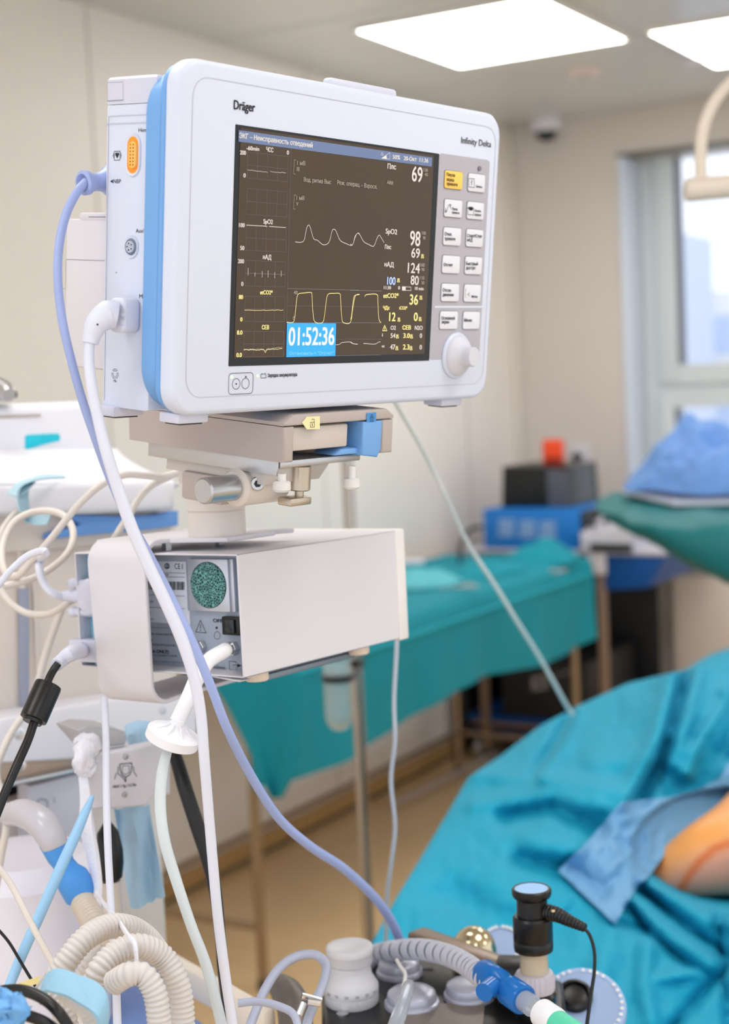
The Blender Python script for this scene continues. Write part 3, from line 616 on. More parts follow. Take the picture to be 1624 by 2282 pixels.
for i in range(7):
    for j in (-1, 1):
        f_ = MON.sub(SX-.003, c.y-.0015+j*.0016, c.z-.0075+i*.0025, zaxis_to((-1, 0, 0))); b.cyl(f_, .0006, 0, .0004, 8)
b.build('socket_pins', mat('pin_brown', (170, 90, 20), .5), so)
c, hw, hh, so = socket('auxiliary_socket', *c1(604, 1406), 32, 52, mat('socket_bluegrey', (140, 156, 178), .45))
b = MB(); b.cyl(MON.sub(SX, c.y, c.z, zaxis_to((-1, 0, 0))), .0062, 0, .0022, 24, .0008); b.build('socket_ring', mat('socket_ring', (108, 122, 142), .4), so)
b = MB(); b.cyl(MON.sub(SX-.0022, c.y-.001, c.z, zaxis_to((-1, 0, 0))), .0045, 0, .001, 24); b.build('socket_core', mat('socket_core2', (178, 188, 204), .4), so)
b = MB()
for k in range(5): a = 2*PI*k/5; b.cyl(MON.sub(SX-.0031, c.y-.001+.0026*math.cos(a), c.z+.0026*math.sin(a), zaxis_to((-1, 0, 0))), .0006, 0, .0004, 8)
b.build('socket_pins', M_print, so)
b = MB()
ptext(b, MON, 0, SX, 'HemoMed', c1(653, 607), c1(790, 604), 9, 0, .0003)
ptext(b, MON, 0, SX, 'Aux/Hemo', c1(634, 1307), c1(765, 1308), 9, 0, .0003); ptext(b, MON, 0, SX, 'MultiMed', c1(658, 1764), c1(790, 1768), 9, 0, .0003)
ptext(b, MON, 0, SX, 'NBP', c1(478, 963), c1(531, 963), 9, 0, .0003); ppoly(b, MON, 0, SX, [c1(457, 950), c1(474, 937), c1(474, 963)], .0003)
pline(b, MON, 0, SX, [c1(484, 742), c1(525, 740), c1(523, 802), c1(485, 804)], 1.2, True, lift=.0003)
ppoly(b, MON, 0, SX, [c1(504, 790), c1(492, 766), c1(492, 754), c1(498, 748), c1(504, 756), c1(510, 748), c1(517, 754), c1(517, 766)], .0003)
for x in (479, 530): pline(b, MON, 0, SX, [c1(x, 752), c1(x, 790)], 1.1, lift=.0003)
for x0_, x1_ in ((472, 479), (530, 536)): pline(b, MON, 0, SX, [c1(x0_, 771), c1(x1_, 771)], 1.1, lift=.0003)
for p in ((498, 1584), (726, 1589)): ppoly(b, MON, 0, SX, circ(c1(*p), 1.1, 1.3, 8), .0003)
for k in range(3):   # three chasing arrows above the lead mark
    a0 = -90+120*k; ctr = c4(489, 603)
    arc = circ(ctr, 7.2, 11, 6, a0-42, a0+42); pline(b, MON, 0, SX, arc, .8, lift=.0003)
    arc2 = circ(ctr, 4.2, 7, 6, a0-38, a0+38); pline(b, MON, 0, SX, arc2, .8, lift=.0003)
    pline(b, MON, 0, SX, [arc[-1], arc2[-1]], .8, lift=.0003); pline(b, MON, 0, SX, [arc[0], arc2[0]], .8, lift=.0003)
ptext(b, MON, 0, SX, 'Pb', c4(480, 660), c4(499, 662), 5.5, 0, .0003)
b.build('side_print', M_print, mon, smooth=False)
# feet below
for x, y in ((-.175, .012), (-.185, .075), (.16, .012), (.16, .075)):
    b = MB(); b.box(MON, x-.016, x+.016, y-.004, y+.018, -.1385, -.1305, .0015); f_ = b.build('foot', M_lav, mon)
    b = MB(); b.box(MON, x-.012, x+.012, y-.001, y+.015, -.1397, -.1385); b.build('rubber_pad', M_softblack, f_)

# ================================================================== DOCKING STATION under the monitor
dk = thing('docking_station', 'taupe docking tray with yellow and blue lock marks under the monitor', 'docking station', MON.w(-.01, .09, -.17), MON.m)
c6 = crop(250, 880, 2.32)
FY = .0
dl = MON.hit(630, 1036, 1, FY); dr = MON.hit(874, 1005, 1, FY); dtop = MON.hit(*c6(1000, 105), 1, FY); dmid = MON.hit(*c6(900, 168), 1, FY)
DX0, DX1 = dl.x, MON.hit(877, 950, 1, FY).x
ZM = MON.hit(627, 951, 1, FY).z; ZT = max(ZM+.009, -.1398); ZB = (dl.z+dr.z)/2; print('DOCK', ZT, ZM, ZB, DX0, DX1)
b = MB(); b.prism(MON, [(DX0+.012, ZT), (DX1-.01, ZT), (DX1, ZT-.006), (DX1, ZM), (DX0, ZM), (DX0, ZT-.006)], FY, .195, .0015, 2); b.build('upper_shell', M_taupe, dk)
b = MB(); g = .012
for xa_, xb_ in ((DX0, DX0+g*1.1), (DX1-g*1.3, DX1)): b.prism(MON, [(xa_, ZM-.0006), (xb_, ZM-.0006), (xb_, ZB), (xa_+(.002 if xa_ == DX0 else 0), ZB)], FY, .19, .0025, 3)
b.box(MON, DX0+g, DX1-g*1.2, .035, .19, ZB+.006, ZM-.0006, .001)
b.build('lower_shell', M_taupe, dk)
b = MB(); b.box(MON, DX0+g, DX0+g+.074, .004, .03, ZM-.022, ZM-.002, .002); b.build('release_bar', mat('taupe_light', (200, 192, 186), .45), dk)
b = MB(); xl = DX1-g*1.3-.028
b.prism(MON, [(xl, ZM-.001), (xl+.027, ZM-.001), (xl+.0265, ZB+.004), (xl+.022, ZB-.003), (xl, ZB+.0)], -.001, .03, .002, 3)
b.prism(MON, [(xl-.022, ZM-.024), (xl+.01, ZM-.024), (xl+.01, ZM-.029), (xl-.03, ZM-.029)], .004, .03, .001); b.build('lock_lever', M_blue, dk)
b = MB(); ppoly(b, MON, 1, FY, [c6(978, 143), c6(1003, 112), c6(1071, 110), c6(1070, 176), c6(1003, 178)], .0006); yl = b.build('unlock_label', mat('label_yellow', (238, 228, 176), .6, var=0), dk, smooth=False)
b = MB(); pline(b, MON, 1, FY, [c6(1021, 141), c6(1041, 140), c6(1041, 166), c6(1021, 167)], 1, True, lift=.0009); pline(b, MON, 1, FY, [c6(1040, 140), c6(1041, 128), c6(1035, 124), c6(1027, 128)], 1, lift=.0009); pline(b, MON, 1, FY, [c6(1030, 147), c6(1031, 161)], 1.6, lift=.0009); b.build('padlock_mark', M_print, yl, smooth=False)
b = MB(); ppoly(b, MON, 1, FY, [c6(1312, 94), c6(1362, 90), c6(1361, 150), c6(1311, 154)], .0006); yl = b.build('lock_label', mat('label_blue', (70, 140, 205), .6, var=0), dk, smooth=False)
b = MB(); pline(b, MON, 1, FY, [c6(1330, 116), c6(1346, 115), c6(1345, 137), c6(1330, 138)], 1, True, lift=.0009); pline(b, MON, 1, FY, [c6(1333, 116), c6(1334, 103), c6(1342, 103), c6(1343, 115)], 1, lift=.0009); pline(b, MON, 1, FY, [c6(1338, 122), c6(1338, 132)], 1.4, lift=.0009); b.build('padlock_mark', M_print, yl, smooth=False)
# slide plate under the dock and its tilt clamp
b = MB(); zp = ZB-.0005
b.box(MON, DX0+.01, DX1-.03, .012, .168, zp-.006, zp, .0008); b.box(MON, DX0+.006, DX0+.0085, .012, .168, zp-.012, zp+.002, .0005); b.build('slide_plate', M_alu, dk)
b = MB(); b.prism(MON, [(DX0+.012, zp-.009), (DX1-.05, zp-.009), (-.0, zp-.022), (-.07, zp-.022)], .03, .15, .001); b.build('wedge_plate', mat('zinc', (196, 190, 186), .4, metal=.3), dk)
for x_, l_ in ((DX0+.006, .013), (DX1-.048, .018)):
    b = MB(); f_ = MON.sub(x_, .006, zp-.009-l_); b.cyl(f_, .0035, 0, l_, 12); b.lathe(f_, [(.006, -.002), (.0078, 0), (.0075, .006), (.006, .007)], 16); b.build('thumb_screw', mat('knob_pale', (222, 220, 218), .4), dk)
b = MB(); f_ = MON.sub(DX0+.055, .03, zp-.036); b.cyl(f_, .0095, .006, .028, 20, .001); b.cyl(f_, .004, 0, .01, 12); b.box(f_, -.019, .008, -.008, .008, -.006, .001, .0015); b.build('locking_pin', mat('bronze_steel', (190, 178, 160), .3, metal=.8), dk)

# ================================================================== SWIVEL POST and C-shaped bracket, gas module
MOD = Fr(P(543, 1512, 1.33096), Euler((-.0207, -.0179, -.0782), 'XYZ').to_matrix())
MW, MD, MH = .201, .26, .1094
post = thing('swivel_post', 'cream swivel post with tilt clamp between monitor and gas module', 'mounting arm', MOD.w(-.07, .05, MH+.013), MOD.m)
pz = MH+.0125; pf = Fr(MOD.w(-.066, .052, pz), yawm(0)); r0_ = 130/FP*1.385/2
b = MB(); b.lathe(pf, [(r0_*1.0, 0), (r0_, .0225), (r0_-.0008, .0235)], 40); b.lathe(pf, [(r0_-.0008, .0235), (r0_+.0006, .0245), (r0_+.0006, .047), (r0_-.001, .0485)], 40); b.build('post', M_cream, post)
b = MB(); b.box(pf, -.028, .005, -.02, .02, .048, .072, .004); b.cyl(pf, .0215, .047, .066, 32, .003); b.build('fork', M_cream, post)
cl = P(560, 1082, 1.30); cfm = Fr(cl, zaxis_to(MON.m.col[0]))
b = MB(); b.cyl(cfm, .0165, -.022, .034, 32, .003); b.build('clamp_barrel', M_cream, post)
b = MB(); b.cyl(cfm, .0112, -.058, -.02, 28, .0015); b.build('clamp_axle', M_alu, post)
b = MB(); hh_ = P(574, 1078, 1.278); hf = Fr(hh_, zaxis_to(CC-hh_)); b.cyl(hf, .0062, -.006, .002, 20, .001); b.build('screw_head', M_alu, post)
b = MB(); b.cyl(hf, .0032, .0015, .0026, 6); b.build('hex_recess', M_black, post)
b = MB(); b.box(MON, -.075, -.015, .075, .125, zp-.045, zp-.02, .003); b.build('tilt_block', M_taupe, post)

c7 = crop(120, 1180, 3.248)
br = thing('strap_bracket', 'white C-shaped strap bracket wrapped round the gas module', 'bracket', MOD.w(-.135, .02, -.03), MOD.m)
# strap path in the module's y-z plane, swept across x
def strap(x0f, x1f):
    th = .0045; path = []
    zt, zb_ = MH+.0125, -.03; yf = -.014; R = .022
    path.append((.13, zt)); path.append((yf+R, zt))
    for k in range(1, 9): a = PI/2+PI/2*k/8; path.append((yf+R+R*math.cos(a), zt-R+R*math.sin(a)))
    for k in range(1, 9): a = PI+PI/2*k/8; path.append((yf+R+R*math.cos(a), zb_+R+R*math.sin(a)))
    path.append((.03, zb_+.002)); path.append((.2, zb_+.006))
    b = MB(); n = len(path); vs = []
    for i, (y, z) in enumerate(path):
        p = path[max(i-1, 0)]; q = path[min(i+1, n-1)]; t = Vector((q[0]-p[0], q[1]-p[1])).normalized(); nn = Vector((t.y, -t.x))*th
        xa_, xb_ = x0f(i, y, z), x1f(i, y, z)
        vs += [(xa_, y, z), (xb_, y, z), (xb_, y-nn.x, z-nn.y), (xa_, y-nn.x, z-nn.y)]
    fs = []
    for i in range(n-1):
        for k in range(4): fs.append((i*4+k, i*4+(k+1) % 4, (i+1)*4+(k+1) % 4, (i+1)*4+k))
    fs += [(0, 1, 2, 3), ((n-1)*4+3, (n-1)*4+2, (n-1)*4+1, (n-1)*4)]
    return b.add(vs, fs, MOD.M)
def xL(i, y, z): return -.17 if z > .0 else -.165
def xR(i, y, z):
    if i == 0: return -.036
    return -.098
sb = strap(xL, xR); so_ = sb.build('strap', M_white2, br)
md_ = so_.modifiers.new('bevel', 'BEVEL'); md_.width = .0012; md_.segments = 2; md_.limit_method = 'ANGLE'; md_.angle_limit = 1.0
b = MB(); b.prism(MOD, [(-.17, .0), (-.036, .03), (-.036, .1), (-.17, .1)], MH+.0078, MH+.0122, .001, axis='z'); b.build('top_plate', M_white2, br)
for q in ((490, 1199), (372, 1212)):
    b = MB(); c = MOD.hit(*q, 2, MH+.006); b.cyl(MOD.sub(c.x, c.y, MH), .005, .0, .008, 6); b.build('bolt', M_alu, br)

mod = thing('gas_module', 'white box gas analyser module with open back panel under the swivel post', 'gas module', MOD.w(-MW/2, MD/2, 0), MOD.m)
t_ = .0016
b = MB()
b.box(MOD, -MW, 0, 0, MD, MH-t_, MH, .0006, 1); b.box(MOD, -MW, 0, 0, MD, 0, t_, .0006, 1); b.box(MOD, -t_, 0, 0, MD, 0, MH, .0006, 1); b.box(MOD, -MW, -MW+t_, 0, MD, 0, MH, .0006, 1)
b.build('hood', M_white2, mod)
# opening in floor of hood: leave; rear bezel
b = MB(); b.box(MOD, -MW-.001, .0012, MD-.013, MD+.004, -.002, MH+.001, .002); b.build('front_rim', mat('rim_cream', (228, 224, 222), .4), mod)
BX = .026
b = MB(); b.box(MOD, -MW+.03, -t_, BX, BX+.003, t_, MH-t_); bp_ = b.build('back_panel', mat('panel_bluegrey', (158, 168, 184), .45, metal=.2, var=.02), mod)
b = MB(); b.box(MOD, -MW+t_+.0003, -MW+.03, .0145, .017, t_+.0003, MH-t_-.0003); b.box(MOD, -MW+.016, -MW+.0175, .004, .0145, t_+.0003, MH-t_-.0003); b.build('side_channel', mat('channel_blue', (146, 196, 222), .35), mod)
def mp(X, Y, off=BX): return MOD.hit(*c7(X, Y), 1, off)
# type label
b = MB(); ppoly(b, MOD, 1, BX, [c7(640, 228), c7(958, 232), c7(972, 585), c7(985, 590), c7(990, 690), c7(640, 665)], .0004); lb = b.build('type_label', mat('label_silver', (206, 212, 226), .4, var=0), bp_, smooth=False)
b = MB()
for y0_, y1_ in ((308, 316), (340, 345), (470, 482), (560, 572)): pline(b, MOD, 1, BX, [c7(650, y0_), c7(950, y1_)], .8, lift=.0007)
random.seed(5); x = 655
while x < 945:
    w_ = random.choice((2.5, 4, 6, 9)); ppoly(b, MOD, 1, BX, [c7(x, 372+(x-655)*.02), c7(x+w_, 372+(x-655)*.02), c7(x+w_, 432+(x-655)*.02), c7(x, 432+(x-655)*.02)], .0007); x += w_+random.choice((2.5, 4, 6))
ptext(b, MOD, 1, BX, 'ASFJ-0029', c7(712, 334), c7(832, 337), 5, 0, .0007); ptext(b, MOD, 1, BX, 'CE', c7(878, 285), c7(918, 286), 12, 0, .0007)
ptext(b, MOD, 1, BX, '1.41.00', c7(660, 527), c7(722, 530), 5, 0, .0007); ptext(b, MOD, 1, BX, '.00', c7(830, 533), c7(860, 534), 5, 0, .0007)
ptext(b, MOD, 1, BX, 'GmbH', c7(668, 608), c7(706, 610), 4, 0, .0007); ptext(b, MOD, 1, BX, '5-XX', c7(668, 628), c7(704, 630), 4, 0, .0007); ptext(b, MOD, 1, BX, 'Germany', c7(664, 650), c7(726, 655), 5, 0, .0007); ptext(b, MOD, 1, BX, '2014', c7(905, 664), c7(953, 667), 6, 0, .0007)
pline(b, MOD, 1, BX, circ(c7(822, 264), 5, 5.5, 12), 2.2, True, lift=.0007); pline(b, MOD, 1, BX, [c7(815, 258), c7(832, 258), c7(815, 272), c7(832, 272)], 1.4, lift=.0007); pline(b, MOD, 1, BX, [c7(690, 262), c7(712, 238), c7(734, 262), c7(734, 290)], 1.6, lift=.0007)
for k in range(4): ptext(b, MOD, 1, BX, '0', c7(928, 258+k*10), c7(938, 258+k*10), 2.4, 0, .0007)
b.build('label_print', M_print, bp_, smooth=False)
b = MB(); pline(b, MOD, 1, BX, [c7(650, 705), c7(997, 720), c7(1000, 965), c7(650, 950)], .6, True, lift=.0004)
ptext(b, MOD, 1, BX, 'COVER. DO NOT REMOVE', c7(680, 760), c7(860, 768), 3.6, 0, .0004); ptext(b, MOD, 1, BX, 'N !', c7(680, 812), c7(713, 814), 7, .02, .0004); ptext(b, MOD, 1, BX, 'ELECTRIQUE, NE PAS ENLEVER', c7(680, 836), c7(880, 846), 3.6, 0, .0004)
ptext(b, MOD, 1, BX, '(USA ONLY)', c7(676, 892), c7(832, 896), 7, .02, .0004); ptext(b, MOD, 1, BX, 'RESTRICTS THIS DEVICE TO SALE BY', c7(680, 914), c7(895, 922), 3.6, 0, .0004); ptext(b, MOD, 1, BX, 'OR', c7(686, 936), c7(704, 937), 3.6, 0, .0004)
pline(b, MOD, 1, BX, [c7(1028, 742), c7(1062, 656), c7(1103, 748)], 1.2, True, lift=.0004); pline(b, MOD, 1, BX, [c7(1063, 684), c7(1063, 716)], 1.4, lift=.0004); ppoly(b, MOD, 1, BX, circ(c7(1063, 730), 1.2, 1.2, 8), .0004)
ptext(b, MOD, 1, BX, 'OFF', c7(1155, 670), c7(1222, 674), 7.5, .02, .0004); ppoly(b, MOD, 1, BX, circ(c7(1179, 711), 2.4, 3, 10), .0004); pline(b, MOD, 1, BX, circ(c7(1183, 766), 6.5, 8.5, 20), .8, True, lift=.0004)
ptext(b, MOD, 1, BX, '00 ml/min.', c7(1120, 1003), c7(1245, 1012), 7, 0, .0004); pline(b, MOD, 1, BX, [c7(1322, 972), c7(1322, 958), c7(1270, 952), c7(1272, 1014), c7(1322, 1020), c7(1322, 1004)], .9, lift=.0004); pline(b, MOD, 1, BX, [c7(1292, 980), c7(1336, 984)], .8, lift=.0004); ppoly(b, MOD, 1, BX, [c7(1328, 972), c7(1360, 985), c7(1328, 998)], .0004)
b.build('panel_print', M_print, bp_, smooth=False)
# foam filter in its holder
fc = mp(1118, 402, BX-.006); f0 = mp(962, 212, BX-.006); f1_ = mp(1275, 600, BX-.006)
b = MB(); b.box(MOD, f0.x, f1_.x, BX-.006, BX, f1_.z, f0.z, .0008); b.box(MOD, f1_.x-.0, f1_.x+.0045, BX-.004, BX, f1_.z, f0.z, .0005); b.build('filter_holder', mat('holder_silver', (192, 196, 208), .32, metal=.5), mod)
fr_ = abs(mp(1242, 402, BX-.006).x-mp(992, 402, BX-.006).x)/2
b = MB(); fcf = MOD.sub(fc.x, BX-.006, fc.z, Matrix.Rotation(PI/2, 3, 'X')); b.cyl(fcf, fr_+.0006, -.0004, .0003, 40); b.build('filter_ring', M_black, mod)
m_foam = mat('foam_teal', (60, 130, 128), .8, var=0); nt = m_foam.node_tree; bs = nt.nodes['Principled BSDF']
vo = nt.nodes.new('ShaderNodeTexVoronoi'); vo.inputs['Scale'].default_value = 420; vo.feature = 'DISTANCE_TO_EDGE'; tcn = nt.nodes.new('ShaderNodeTexCoord'); nt.links.new(tcn.outputs['Object'], vo.inputs['Vector'])
cr_ = nt.nodes.new('ShaderNodeValToRGB'); cr_.color_ramp.elements[0].color = (lin(130), lin(190), lin(186), 1); cr_.color_ramp.elements[1].color = (lin(12), lin(58), lin(62), 1); cr_.color_ramp.elements[0].position = .0; cr_.color_ramp.elements[1].position = .13
nt.links.new(vo.outputs['Distance'], cr_.inputs[0]); nt.links.new(cr_.outputs[0], bs.inputs['Base Color'])
b = MB(); b.lathe(fcf, [(fr_, .0), (fr_, .0008), (fr_*.6, .0014), (.0005, .0016)], 40); b.build('foam_filter', m_foam, mod)
# power rocker switch
s0_ = mp(1200, 632, BX-.008); s1_ = mp(1346, 772, BX-.008)
b = MB(); b.box(MOD, s0_.x, s1_.x, BX-.006, BX, s1_.z, s0_.z, .001); sw = b.build('power_switch', M_black, mod)
b = MB(); b.prism(MOD, [((s0_.x+s1_.x)/2-.006, s0_.z-.002), ((s0_.x+s1_.x)/2+.005, s0_.z-.002), ((s0_.x+s1_.x)/2+.005, s1_.z+.002), ((s0_.x+s1_.x)/2-.006, s1_.z+.002)], BX-.0085, BX-.006, .001); b.build('rocker', mat('rocker', (34, 38, 44), .2), sw)
# gas ports
for (X, Y), big in (((1072, 846), 0), ((1302, 858), 1)):
    c = mp(X, Y); f_ = MOD.sub(c.x, BX, c.z, Matrix.Rotation(PI/2, 3, 'X'))
    b = MB(); b.cyl(f_, .0062 if not big else .007, .0, .006, 6, .0004); b.cyl(f_, .0055, .006, .011, 20, .0005)
    if not big: b.lathe(f_, [(.0035, .011), (.0026, .018), (.003, .0185), (.0022, .025)], 16)
    b.build('gas_port', M_steel, mod)
# flap under the opening, feet, rail
b = MB(); fx = MOD.hit(*c7(1150, 1045), 1, 0).x; b.prism(MOD, [(fx, -.0), (-.001, -.002), (-.003, -.0032), (fx+.006, -.001)], -.002, .012, .0004); b.build('bottom_flap', M_white2, mod)
for x_, y_ in ((-.012, .04), (-.012, .20), (-.19, .2)):
    b = MB(); b.cyl(MOD.sub(x_-.006, y_, -.0095), .011, 0, .0095, 24, .0015); b.build('foot', mat('foot_cream', (222, 204, 188), .5), mod)
b = MB(); b.box(MOD, -.1, -.025, .03, .21, -.0075, -.0, .001); b.box(MOD, -.03, -.022, .055, .2, -.013, -.0075, .001); b.build('under_rail', mat('rail_grey', (128, 140, 152), .4, metal=.4), mod)
# filter-side hose, disc filter, clear sampling tube
M_sil = mat('silicone_white', (232, 232, 238), .35)
pc = MOD.M @ mp(1302, 858); pc = MOD.w(mp(1302, 858).x, BX-.012, mp(1302, 858).z)
hb = MB(); dp = P(395, 1608, 1.262)
hb.tube([pc, P(497, 1452, 1.31), P(465, 1472, 1.29), P(440, 1510, 1.275), P(418, 1560, 1.265), dp], [.0066]*6, seg=16); tag(hb.build('silicone_hose', M_sil), 'thick white hose from the gas module port down to the round filter', 'hose')
ft = thing('disc_filter', 'round white disc filter hanging on the white hose', 'filter', P(385, 1640, 1.262))
ax = (P(395, 1608, 1.262)-P(380, 1665, 1.262)).normalized(); ax = (CU*.93+CR*.33+(CC-P(385, 1640, 1.26)).normalized()*.20).normalized()
ff = Fr(P(386, 1640, 1.262), zaxis_to(ax)); rd = 61/FP*1.262
b = MB(); b.lathe(ff, [(rd-.001, -.0058), (rd, -.005), (rd, .0025), (rd-.001, .0035), (rd*.88, .0038), (.009, .0075), (.0062, .010), (.0058, .016)], 40); b.build('filter_body', M_sil, ft)
b = MB()
for k in range(8):
    f2 = Fr(ff.o, ff.m @ Matrix.Rotation(2*PI*k/8, 3, 'Z')); b.prism(f2, [(.005, .0035), (rd*.85, .0037), (.006, .012)], -.0005, .0005)
b.build('filter_ribs', M_sil, ft)
b = MB(); b.lathe(ff, [(.0058, -.012), (.0055, -.0042)], 20); b.build('filter_outlet', M_clear, ft)
cable('sample_tube', [(375, 1662, 1.262), (362, 1720, 1.25), (357, 1790, 1.245), (366, 1870, 1.24), (392, 1960, 1.24), (425, 2060, 1.24), (462, 2160, 1.24), (500, 2310, 1.24)], [22, 26, 26, 26, 25, 24, 25, 26], mat('sample_tube', (222, 230, 234), .2, trans=.2, var=0, ior=1.3), 'clear tube hanging from the round white disc filter', 'tube')

# ================================================================== PLUGS AND CABLES near the monitor and module
c5 = crop(0, 800, 3.248); c8 = crop(0, 1400, 3.123); c9 = crop(0, 1780, 2.9)
# blood pressure hose: flared socket collar + hose
t = thing('pressure_hose', 'blue-violet hose curving from the monitor side down to the bottom centre', 'hose', MON.w(-.2, .09, .03))
A = MON.w(-.183, .101, .044); B_ = P(183, 408, A.__sub__(CC).dot(CF)-.02); nf = Fr(A, zaxis_to(B_-A)); Ln = (B_-A).length
b = MB(); b.lathe(nf, [(.0125, 0), (.0085, .006), (.007, .012), (.007, Ln-.009), (.0095, Ln-.005), (.0095, Ln-.001), (.007, Ln), (.0045, Ln-.004)], 28); b.build('hose_nipple', M_hose, t)
hp = [(192, 405, 1.17), (172, 428, 1.165), (148, 475, 1.16), (132, 545, 1.155), (129, 625, 1.15), (139, 715, 1.15), (158, 800, 1.155), (183, 890, 1.165), (212, 975, 1.175), (243, 1060, 1.19), (282, 1150, 1.205), (325, 1225, 1.22), (375, 1320, 1.235), (428, 1430, 1.24), (470, 1530, 1.25), (508, 1628, 1.27), (560, 1730, 1.32), (620, 1822, 1.37), (690, 1885, 1.42), (765, 1935, 1.48), (830, 1995, 1.53), (870, 2050, 1.57), (892, 2100, 1.6)]
cable('hose', hp, [20]*11+[21]*12, M_hose, None, parent=t)
# ECG connector: block and elbow + cable
t = thing('monitoring_cable', 'white cable with a block plug curving down in front of the gas module', 'cable', MON.w(-.2, .06, -.04))
p0 = MON.hit(262, 705, 0, -.197); a_ = MON.hit(*c4(440, 68), 0, -.212); b_ = MON.hit(*c4(652, 325), 0, -.197); oo = MON.hit(*c4(460, 70), 0, -.212)
y0_, y1_ = min(a_.y, b_.y), max(a_.y, b_.y); z0_, z1_ = min(a_.z, b_.z)+.0005, max(a_.z, b_.z)
b = MB(); b.prism(MON, rrect(y0_, y1_, z0_, z1_, .0055, 5), -.212, -.195, .003, 3, axis='x'); b.build('plug_body', M_cabwhite, t)
b = MB(); u0 = MON.hit(*c4(520, 140), 0, -.212); u1 = MON.hit(*c4(572, 268), 0, -.212)
pline(b, MON, 0, -.2121, [c4(522, 138), c4(570, 138), c4(568, 266), c4(522, 264)], .7, True, lift=.0002); ptext(b, MON, 0, -.2121, 'MULTI', c4(524, 178), c4(566, 178), 8, 0, .0002); ptext(b, MON, 0, -.2121, 'MED', c4(526, 228), c4(562, 228), 8, 0, .0002); b.build('embossed_mark', mat('emboss', (200, 203, 222), .5, var=0), t, smooth=False)
d0 = (MON.w(-.205, y1_, 0)-CC).dot(CF)
b = MB(); b.tube([P(262, 704, d0-.006), P(240, 702, d0-.008), P(216, 722, d0-.012), P(205, 748, d0-.012), P(201, 765, d0-.012)], [.0095, .0112, .0088, .0068, .0062], seg=20, sub=6); b.build('strain_relief', M_cabwhite, t)
wp = [(201, 758, d0-.012), (198, 800, 1.145), (204, 860, 1.14), (218, 930, 1.14), (238, 1010, 1.14), (263, 1090, 1.145), (293, 1175, 1.15), (328, 1255, 1.155), (368, 1340, 1.16), (405, 1425, 1.165), (432, 1510, 1.17), (447, 1590, 1.175), (455, 1690, 1.18), (464, 1800, 1.19), (474, 1920, 1.2), (485, 2040, 1.21), (500, 2160, 1.22), (522, 2310, 1.23)]
cable('cable', wp, [24, 24, 25, 26, 27, 28, 28, 28, 28, 28, 26, 25, 24, 23, 23, 23, 23, 23], M_cabwhite, None, parent=t)
b = MB(); f_ = Fr(P(*c4(366, 260), d0-.0215), zaxis_to(CC-P(217, 723, 1.1))); b.cyl(f_, .0008, 0, .0004, 10); b.build('moulding_dot', M_print, t)

# data plug with thumb screws, cream cable with coils
t = thing('data_plug', 'pale grey data plug with two thumb screws on the left side of the gas module', 'plug', P(190, 1325, 1.38))
dM = MOD.m
def mq(px, py, off=.006): return MOD.M @ MOD.hit(px, py, 1, off)
_m = MOD.hit(197, 1328, 1, .006); pF = MOD.sub(_m.x, _m.y, _m.z)
b = MB(); b.prism(pF, [(-.009, -.010), (.004, -.0175), (.03, -.0175), (.03, .0175), (.004, .0175), (-.009, .010)], -.007, .007, .0025, 3); b.build('plug_shell', M_lav, t)
for py in (1298, 1361):
    f_ = Fr(mq(161, py+2), zaxis_to(dM.col[0])); b = MB(); b.cyl(f_, .0042, 0, .045, 20, .001); b.lathe(f_, [(.0046, -.0015), (.0052, .001), (.0046, .006)], 20); sc_ = b.build('thumb_screw', M_lav, t)
    b = MB(); b.box(f_, -.0045, .0045, -.0006, .0006, -.0019, -.0012); b.build('screw_slot', M_dark, sc_)
dq = (mq(142, 1330)-CC).dot(CF)
b = MB(); b.tube([mq(140, 1329), mq(152, 1328), mq(165, 1328), mq(188, 1328)], [.0048, .0056, .0064, .0084], seg=18, sub=10, corr=.16, pitch=.0052); b.build('strain_relief', M_lav, t)
cable('cable', [(144, 1330, dq), (118, 1322, dq-.01), (98, 1300, dq-.01), (88, 1270, dq-.01), (90, 1245, dq), (104, 1233, 1.37), (92, 1228, 1.37), (60, 1240, 1.38), (25, 1270, 1.38), (0, 1300, 1.38), (-30, 1340, 1.38)], [19]*5+[17]*3+[15]*3, M_cabwhite, None, parent=t)
cable('coiled_cable', [(410, 1050, 1.5), (360, 1062, 1.5), (322, 1060, 1.48), (280, 1058, 1.47), (235, 1075, 1.46), (190, 1110, 1.45), (150, 1155, 1.45), (110, 1205, 1.45), (70, 1250, 1.46), (40, 1282, 1.47), (10, 1272, 1.49), (5, 1220, 1.52), (30, 1165, 1.54), (80, 1140, 1.55), (135, 1145, 1.54), (162, 1180, 1.52), (155, 1225, 1.5), (120, 1262, 1.49), (70, 1290, 1.48), (10, 1306, 1.47)], 16, M_cream, 'cream cable coiled in big loops hanging left of the gas module')
cable('coiled_cable', [(378, 1062, 1.52), (340, 1080, 1.5), (310, 1110, 1.49), (290, 1145, 1.48), (270, 1175, 1.47), (255, 1200, 1.47), (235, 1230, 1.52), (205, 1262, 1.56)], 16, M_cream, 'short cream cable length rising behind the white cable beside the post')
cable('looped_cable', [(50, 1130, 1.6), (20, 1160, 1.59), (0, 1195, 1.58), (-10, 1250, 1.57), (-5, 1300, 1.55), (20, 1340, 1.54), (60, 1366, 1.53), (110, 1368, 1.52), (150, 1345, 1.51), (175, 1330, 1.53)], 15, M_cream, 'cream cable loop sagging lowest beneath the data plug')
cable('hanging_cable', [(138, 1355, 1.6), (118, 1410, 1.6), (98, 1470, 1.6), (82, 1530, 1.6), (58, 1585, 1.6), (30, 1625, 1.58), (8, 1668, 1.56), (-8, 1720, 1.55), (5, 1780, 1.52), (14, 1840, 1.5), (2, 1910, 1.5), (-12, 2000, 1.5)], 17, M_cream, 'cream cable running down left behind the black ferrite')
